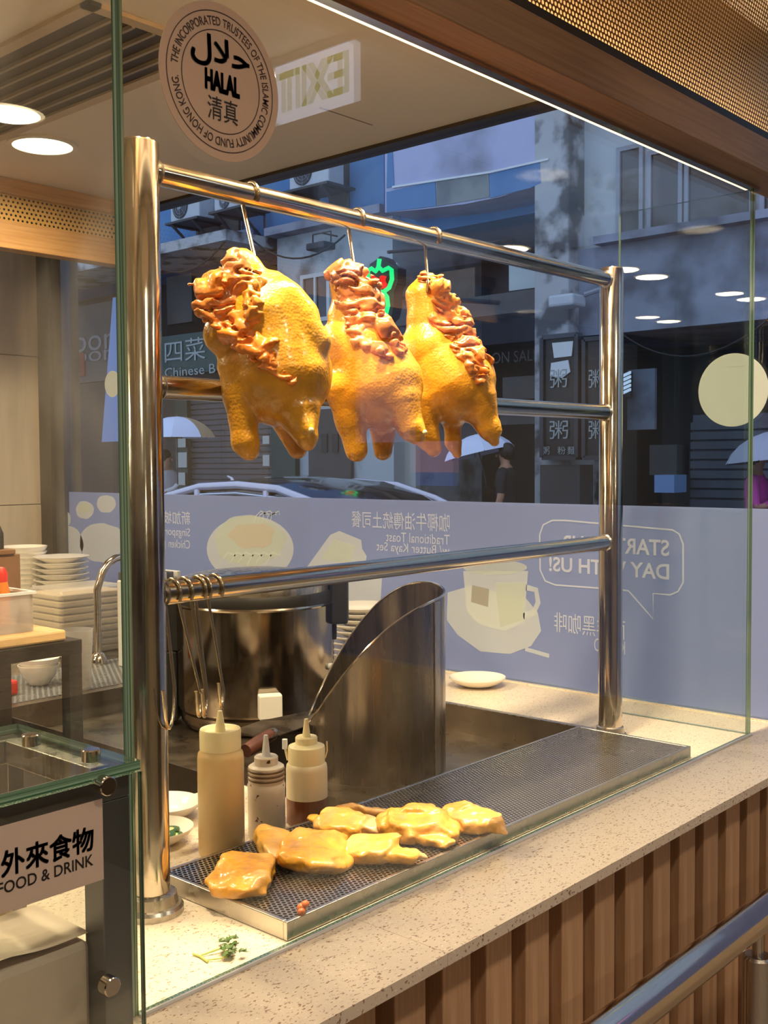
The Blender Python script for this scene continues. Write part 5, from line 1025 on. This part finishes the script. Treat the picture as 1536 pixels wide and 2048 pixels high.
patch([(784, 372), (980, 342), (1096, 316), (1096, 320), (980, 346), (784, 376)], 'sign_letter_bright', 'moulding', 0.03)
m = MB(); slab(m, 702, 770, 312, 450, FX + 0.2, 0.12); m.build('side_wall', 'paint_blue', ba)
m = MB(); slab(m, 880, 950, 545, 605, FX + 0.4, 0.1); m.build('louvre_panel', 'wood_brown', bc)
m = MB(); slab(m, 1018, 1098, 524, 582, FX + 0.4, 0.1); m.build('bright_panel', 'pale_panel', bc)
m = MB(); slab(m, 790, 1098, 600, 640, FX - 0.2, 0.4, ref=900); m.build('lintel', 'shop_mid', bc)
m = MB(); slab(m, 1005, 1080, 755, 800, FX + 0.35, 0.1); m.build('shelf_panel', 'shop_mid', bc); m = MB(); slab(m, 1000, 1080, 815, 850, FX + 0.35, 0.1); m.build('shelf_panel', 'shop_mid', bc)
m = MB(); slab(m, 690, 760, 700, 1100, FX + 0.25, 0.1); m.build('side_panel', 'paint_pale', ba)
m = MB(); slab(m, 760, 830, 860, 1100, FX + 0.35, 0.1); m.build('door_panel', 'poster_pale', bc)
ftext('ON SALE', 985, 1078, 728, 22, FX + 0.35, 'shop_mid', bc, 0.0)
MB().cyl(onX(1090, 440, FX - 0.3) * np.array((1, 1, 0)) + UZ * 2.5, onX(1090, 440, FX - 0.3) * np.array((1, 1, 0)) + UZ * 8, 0.05, n=12).build('drain_pipe', 'alu_frame', bc)
# ---- end building with column and windows
be = thing('building', (FX, 6, 0), 'grey building with stained concrete column and framed windows across the street', 'building')
y_c0, y_c1, y_e = yx(1100), yx(1168), -30; zs2 = onX(1240, 668, FX)[2]; zl2 = onX(1240, 492, FX)[2]
MB().box(FX - 0.35, FX + 0.4, y_c1, y_c0, 0, 11).build('column', 'concrete_old', be, bevel=0.02)
MB().box(FX, FX + 5, y_e, y_c1, zl2, 11).build('upper_wall', 'paint_pale', be)
MB().box(FX - 0.12, FX + 5, y_e, y_c1, zs2, zl2).build('spandrel', 'concrete_grey', be)
MB().box(FX - 0.3, FX + 0.1, y_e, y_c1 - 0.3, zl2, zl2 + 0.09).build('ledge', 'concrete_grey', be)
MB().box(FX + 2.0, FX + 5, y_e, y_c1, 0, zs2).build('shop_recess', 'shop_dark', be)
win(be, 1235, 1288, 298, 484, FX, panes=1, fr='alu_frame', fw=0.05); win(be, 1296, 1366, 305, 478, FX, panes=1, fr='alu_frame', fw=0.05); win(be, 1370, 1508, 312, 464, FX, panes=1, fr='alu_frame', fw=0.05); win(be, 1520, 1700, 330, 440, FX, panes=2, fr='alu_frame', fw=0.05)
y1, y0, z0, z1 = R(1382, 1506, 830, 1100, FX + 0.2); m = MB(); nz_ = int(z1 / 0.11)
for k in range(nz_): m.box(FX + 0.2, FX + 0.28, y0 - 3, y1, 0.02 + k * 0.11, 0.02 + k * 0.11 + 0.085)
m.box(FX + 0.26, FX + 0.3, y0 - 3, y1, 0, z1); m.build('roller_shutter', 'shutter_grey', be)
m = MB(); slab(m, 1255, 1310, 740, 860, FX + 0.2, 0.05); m.build('curtain_panel', 'concrete_grey', be); m = MB(); slab(m, 1300, 1355, 890, 950, FX + 0.1, 0.3); m.build('counter_box', 'shop_mid', be); m = MB(); slab(m, 1310, 1350, 950, 985, FX - 0.2, 0.3); m.build('blue_crate', 'banner_blue', be)
p = onX(1251, 768, FX - 0.1); bp = thing('striped_glow', tuple(p), 'small glowing striped panel added for a reflection on the dark shopfront', 'sign')  # added glowing stripes stand in for a reflection
for k in range(5): y1, y0, z0, z1 = R(1243, 1260, 750 + 8.5 * k, 755 + 8.5 * k, FX - 0.1); MB().prism([(FX - 0.1, y1, z0), (FX - 0.1, y0, z0 + 0.04), (FX - 0.1, y0, z1 + 0.04), (FX - 0.1, y1, z1)], (0.03, 0, 0)).build('stripe', 'stripe_lit', bp)
m = MB(); slab(m, 1242, 1261, 745, 796, FX - 0.065, 0.06); m.build('casing', 'ac_dark', bp)
# congee signs
def congee(xl, xr, yt, yb, rows, label):
    t = thing('shop_sign', tuple(onX((xl + xr) / 2, yb, FX - 0.5)), label, 'sign'); m = MB(); slab(m, xl, xr, yt, yb, FX - 0.5, 0.12); m.build('panel', 'sign_black', t, bevel=0.01)
    m = MB(); y1, y0, z0, z1 = R(xl, xr, yt, yb, FX - 0.5)
    for b in ((y0 - 0.03, y0 + 0.02, z0, z1), (y1 - 0.02, y1 + 0.03, z0, z1), (y0, y1, z1 - 0.02, z1 + 0.03), (y0, y1, z0 - 0.03, z0 + 0.02)): m.box(FX - 0.53, FX - 0.38, *b)
    m.build('frame', 'ac_dark', t)
    for (body, a, b, yb_, h) in rows: ftext(body, a, b, yb_, h, FX - 0.51, 'sign_letter', t, 0.0)
    MB().box(FX - 0.38, FX - 0.34, (y0 + y1) / 2 - 0.05, (y0 + y1) / 2 + 0.05, z1 - 0.3, z1 - 0.1).build('bracket', 'ac_dark', t)
    return t
c1_ = congee(1086, 1154, 676, 915, (('粥', 1101, 1135, 776, 36), ('粥', 1100, 1137, 878, 36), ('粥', 1086, 1100, 909, 16), ('粉', 1116, 1132, 909, 16), ('麵', 1136, 1152, 909, 16)), 'black vertical congee shop sign with torn pale papers and pale characters')
patch([(1104, 686), (1146, 682), (1143, 712), (1108, 716)], 'sign_letter_bright', 'torn_paper', 0.02, c1_, FX - 0.5); patch([(1102, 726), (1136, 720), (1140, 744), (1124, 756), (1100, 752)], 'sign_letter_bright', 'torn_paper', 0.02, c1_, FX - 0.5)
congee(1170, 1206, 680, 915, (('粥', 1178, 1206, 776, 36), ('粥', 1178, 1206, 878, 36)), 'black vertical congee shop sign half hidden behind the rack post')
m = MB(); slab(m, 1080, 1160, 930, 1100, FX - 0.45, 0.3); tag(m.build('menu_cabinet', 'shop_mid', at=tuple(onX(1120, 1000, FX - 0.4) * np.array((1, 1, 0)))), 'dark cabinet below the congee sign with torn papers', 'cabinet')
p = onX(1145, 605, FX - 0.6); fl = thing('flood_lamp', tuple(p), 'old white flood lamp bracketed to the concrete column', 'lamp')
y1, y0, z0, z1 = R(1100, 1150, 592, 616, FX - 0.7); MB().box(FX - 0.75, FX - 0.45, y0, y1, z0, z1).build('housing', 'ac_white', fl, bevel=0.03); MB().tube([(FX - 0.5, y0, z1), (FX - 0.36, y0 - 0.3, z1 + 0.1)], 0.03, 8).build('arm', 'alu_frame', fl)
p = onX(640, 494, FX - 0.2); f2 = thing('flood_lamp', tuple(p), 'small dark flood lamp on the white wall above the small window', 'lamp'); y1, y0, z0, z1 = R(618, 654, 488, 502, FX - 0.3); MB().box(FX - 0.35, FX - 0.1, y0, y1, z0, z1).build('housing', 'ac_dark', f2, bevel=0.02); MB().tube([(FX - 0.2, y1, z1), (FX - 0.2, y1, z1 + 0.15), (FX - 0.2, y0, z1 + 0.15), (FX - 0.2, y0, z1)], 0.012, 6).build('bracket', 'ac_dark', f2); MB().tube([(FX - 0.2, (y0 + y1) / 2, z1 + 0.15), (FX + 0.13, (y0 + y1) / 2, z1 + 0.15)], 0.012, 6).build('arm', 'ac_dark', f2)
# cables
def cab(a, b, X, sag, label):
    A, B = onX(*a, X), onX(*b, X); P = [A + (B - A) * t - UZ * sag * 4 * t * (1 - t) for t in np.linspace(0, 1, 12)]
    tag(MB().tube(P, 0.014, 6).build('cable', 'cable', at=tuple(A)), label, 'cable')
cab((320, 535), (460, 470), FX - 0.8, 0.25, 'sagging black cable crossing the blue wall below the air conditioners'); cab((505, 480), (690, 470), FX - 0.4, 0.3, 'thin black cable drooping across the white wall'); cab((1235, 662), (1540, 636), FX - 0.135, 0.35, 'slack black cable under the grey spandrel above the dark shop')

# ---- parked car
car = thing('car', (6.85, 6.9, -0.10), 'silver hatchback with black roof parked outside the shop window', 'car')
yA, yB_ = 4.75, 9.25                              # nose toward smaller Y
prof = [(4.75, 0.55, 0.70), (4.9, 0.78, 0.78), (5.55, 0.98, 0.82), (5.9, 1.08, 0.84)]
def crossn(y, w, z0, z1): return [(6.85 + s * w * f, y, z0 + (z1 - z0) * h) for (s, f, h) in ((-1, 0.94, 0), (-1, 1, 0.35), (-1, 1, 0.7), (-1, 0.93, 1), (1, 0.93, 1), (1, 1, 0.7), (1, 1, 0.35), (1, 0.94, 0))]
def loft(secs, nm, m, **k):
    mb = MB(); n = len(secs[0]); V = [p for s in secs for p in s]; Fq = [(i * n + q, (i + 1) * n + q, (i + 1) * n + (q + 1) % n, i * n + (q + 1) % n) for i in range(len(secs) - 1) for q in range(n)]
    Fq += [tuple(range(n)), tuple(range((len(secs) - 1) * n, len(secs) * n))[::-1]]; return mb.add(V, Fq).build(nm, m, car, smooth=True, angle=35, **k)
loft([crossn(*q) for q in ((4.75, 0.72, 0.15, 0.50), (4.85, 0.80, 0.12, 0.66), (5.3, 0.86, 0.1, 0.78), (5.9, 0.87, 0.1, 0.86), (7.2, 0.87, 0.1, 0.88), (8.4, 0.87, 0.1, 0.90), (9.05, 0.84, 0.12, 0.86), (9.25, 0.76, 0.2, 0.62))], 'body', 'car_silver')
roofp = [(5.35, 0.90), (5.75, 1.10), (6.15, 1.27), (6.6, 1.385), (7.1, 1.415), (7.6, 1.395), (8.05, 1.31), (8.4, 1.20), (8.75, 1.02), (9.0, 0.88)]
def gh(y, z): w1 = 0.84; w0 = 0.70 if z > 1.0 else 0.78; return [(6.85 - w1, y, 0.86), (6.85 - w0 - 0.02, y, max(0.865, z - 0.07)), (6.85 - w0 * 0.8, y, max(0.87, z - 0.015)), (6.85, y, max(0.872, z + 0.02)), (6.85 + w0 * 0.8, y, max(0.87, z - 0.015)), (6.85 + w0 + 0.02, y, max(0.865, z - 0.07)), (6.85 + w1, y, 0.86)]
loft([gh(y, z) for y, z in roofp], 'cabin', 'car_black')
for s in (-1, 1):
    X_ = 6.85 + s * 0.745
    MB().tube([(X_ + (0.05 * s if z < 1.2 else 0.0), y, z - 0.055) for y, z in roofp], 0.036, 10).build('roof_rail', 'car_silver', car, smooth=True)
    MB().tube([(X_ + s * 0.02, y, z - 0.125) for y, z in roofp[2:8]], 0.014, 8).build('window_trim', 'car_trim', car, smooth=True)
    for y in (6.65, 7.55): MB().tube([(X_ + s * 0.10, y, 0.87), (X_ + s * 0.015, y + 0.08, 1.31)], 0.03, 8).build('door_pillar', 'car_silver', car, smooth=True)
    for y in (5.55, 8.35):
        wy = MB().lathe((6.85 + s * 0.79, y, 0.215), [(0.30, -0.09), (0.315, -0.06), (0.315, 0.06), (0.30, 0.09), (0.2, 0.09)], 32, axis=0).build('wheel', 'tyre', car, smooth=True, angle=30)
        MB().lathe((6.85 + s * 0.80, y, 0.215), [(0.2, -0.085), (0.19, -0.092), (0.05, -0.10), (0.05, 0.10), (0.19, 0.092), (0.2, 0.085)], 24, axis=0).build('rim', 'rim', wy, smooth=True, angle=30)
MB().tube([(6.85, 8.02, 1.335), (6.85, 8.06, 1.40), (6.85, 8.12, 1.42)], [0.025, 0.014, 0.008], 8).build('antenna', 'car_silver', car, smooth=True)

# ---- people with umbrellas
def person(x, y, h, face, label, top, legs, name='person', arm_up=True):
    """standing figure, one skinned surface; face = unit vector the person looks along"""
    fx, fy = face; r = np.array((fy, -fx, 0.0)); f_ = np.array((fx, fy, 0.0)); base = np.array((x, y, 0.02)); s = h / 1.75
    J = {}; 
    def j(n, a, b, c, rad): J[n] = (base + (r * a + f_ * b + UZ * c) * s, rad * s)
    j('pel', 0, 0, 0.93, 0.145); j('waist', 0, 0, 1.08, 0.125); j('chest', 0, 0.01, 1.28, 0.15); j('neckb', 0, 0, 1.43, 0.075); j('neck', 0, 0.01, 1.50, 0.05); j('head', 0, 0.02, 1.60, 0.085); j('crown', 0, 0.01, 1.70, 0.07)
    for sd, q in (('l', -1), ('r', 1)):
        j('hip' + sd, 0.09 * q, 0, 0.88, 0.095); j('knee' + sd, 0.10 * q, 0.03, 0.48, 0.062); j('ank' + sd, 0.10 * q, -0.02, 0.09, 0.045); j('toe' + sd, 0.11 * q, 0.14, 0.03, 0.035); j('sho' + sd, 0.18 * q, 0, 1.40, 0.065)
    j('elbl', -0.25, -0.02, 1.13, 0.045); j('wril', -0.25, 0.08, 0.90, 0.033); j('hanl', -0.25, 0.11, 0.82, 0.03)
    j('elbr', 0.24, 0.06, 1.14, 0.045); j('wrir', 0.14, 0.24, 1.22, 0.033); j('hanr', 0.12, 0.28, 1.28, 0.034)
    E_ = [('pel', 'waist'), ('waist', 'chest'), ('chest', 'neckb'), ('neckb', 'neck'), ('neck', 'head'), ('head', 'crown')]
    for sd in 'lr': E_ += [('pel', 'hip' + sd), ('hip' + sd, 'knee' + sd), ('knee' + sd, 'ank' + sd), ('ank' + sd, 'toe' + sd), ('neckb', 'sho' + sd), ('sho' + sd, 'elb' + sd), ('elb' + sd, 'wri' + sd), ('wri' + sd, 'han' + sd)]
    K = list(J); me = bpy.data.meshes.new(name); me.from_pydata([tuple(J[k][0] - base) for k in K], [(K.index(a), K.index(b)) for a, b in E_], [])
    ob = bpy.data.objects.new(name, me); COL.objects.link(ob); ob.location = base
    sk = ob.modifiers.new('skin', 'SKIN'); sk.use_smooth_shade = True
    for i, k in enumerate(K): me.skin_vertices[0].data[i].radius = (J[k][1], J[k][1] * (0.75 if k in ('chest', 'waist', 'pel') else 1)); me.skin_vertices[0].data[i].use_root = k == 'pel'
    ob.modifiers.new('sub', 'SUBSURF').levels = 1
    dg = bpy.context.evaluated_depsgraph_get(); m2 = bpy.data.meshes.new_from_object(ob.evaluated_get(dg)); bpy.data.objects.remove(ob)
    m2.materials.clear()
    for q in ('skin', top, legs): m2.materials.append(MATS[q])
    for p in m2.polygons:
        c = p.center; z = c[2] / s; rad_ = abs(np.dot(np.array(c), r)) / s; p.material_index = 2 if z < 0.98 and rad_ < 0.22 else (1 if z < 1.46 and not (rad_ > 0.2 and z < 1.18) else 0); p.use_smooth = True
    o = bpy.data.objects.new(name, m2); COL.objects.link(o); o.location = base; tag(o, label, 'person')
    hd = base + (f_ * -0.015 + UZ * 1.645) * s; MB().sphere(hd, np.array((0.098, 0.098, 0.105)) * s, 14, 10).build('hair', 'hair', o, smooth=True)
    fc = base + (f_ * 0.10 + UZ * 1.60) * s
    MB().sphere(fc + f_ * 0.012 * s, 0.016 * s, 8, 6).build('nose', 'skin', o)
    return o, J['hanr'][0]
def umbrella(top, hand, rad, label, mats, tilt=(0, 0)):
    t = thing('umbrella', tuple(hand), label, 'umbrella'); top = np.array(top); ax = top - hand; ax = ax / np.linalg.norm(ax); u = np.cross(ax, (0, 1, 0)); u /= np.linalg.norm(u); w = np.cross(ax, u)
    MB().tube([hand - ax * 0.06, top + ax * 0.03], 0.008, 8).build('shaft', 'ac_dark', t)
    n = 8
    for k in range(n):
        V = []; a0, a1 = 2 * math.pi * k / n, 2 * math.pi * (k + 1) / n
        for j in range(6):
            q = j / 5; rr = rad * math.sin(q * 1.25) / math.sin(1.25); dz = -rad * 0.62 * (1 - math.cos(q * 1.25)) / (1 - math.cos(1.25)) * 0.9
            for a in (a0, (a0 + a1) / 2, a1):
                sagm = 0.97 if a == (a0 + a1) / 2 else 1.0; V.append(top + (u * math.cos(a) + w * math.sin(a)) * rr * sagm + ax * dz)
        Fq = [(j * 3 + c, j * 3 + c + 1, (j + 1) * 3 + c + 1, (j + 1) * 3 + c) for j in range(5) for c in (0, 1)]
        MB().add(V, Fq).build('panel', mats[k % len(mats)], t, smooth=True)
        MB().tube([top, top + (u * math.cos(a0) + w * math.sin(a0)) * rad * 0.6 - ax * rad * 0.16, top + (u * math.cos(a0) + w * math.sin(a0)) * rad - ax * rad * 0.56], 0.004, 5).build('rib', 'ac_dark', t)
pp = onX(330, 880, 8.9); o, hnd = person(8.9, pp[1], 1.72, (0.3, -0.95), 'person in white top and grey trousers walking under a white and tan umbrella', 'cloth_white', 'cloth_grey')
umbrella((hnd[0], hnd[1], onX(336, 834, 8.9)[2]), hnd, 0.50, 'white and tan umbrella held by the person in a white top', ['umbrella_white', 'umbrella_white', 'umbrella_tan'])
pp = onX(1012, 895, 10.2); o, hnd = person(10.2, pp[1], 1.74, (-0.3, 0.95), 'person in dark sleeveless clothes holding a pale umbrella by the dark shop', 'cloth_dark', 'cloth_dark')
umbrella((hnd[0] - 0.05, hnd[1] + 0.12, onX(985, 868, 10.2)[2]), hnd, 0.42, 'pale lavender umbrella held by the person in dark clothes', ['umbrella_white'])
pp = onX(1512, 960, 9.9); o, hnd = person(9.9, pp[1], 1.66, (0.2, -0.97), 'person in pink top under a grey umbrella by the far roller shutter', 'cloth_pink', 'cloth_dark')
umbrella((hnd[0], hnd[1] + 0.05, onX(1490, 862, 9.9)[2]), hnd, 0.50, 'grey umbrella held by the person in a pink top', ['umbrella_grey'])
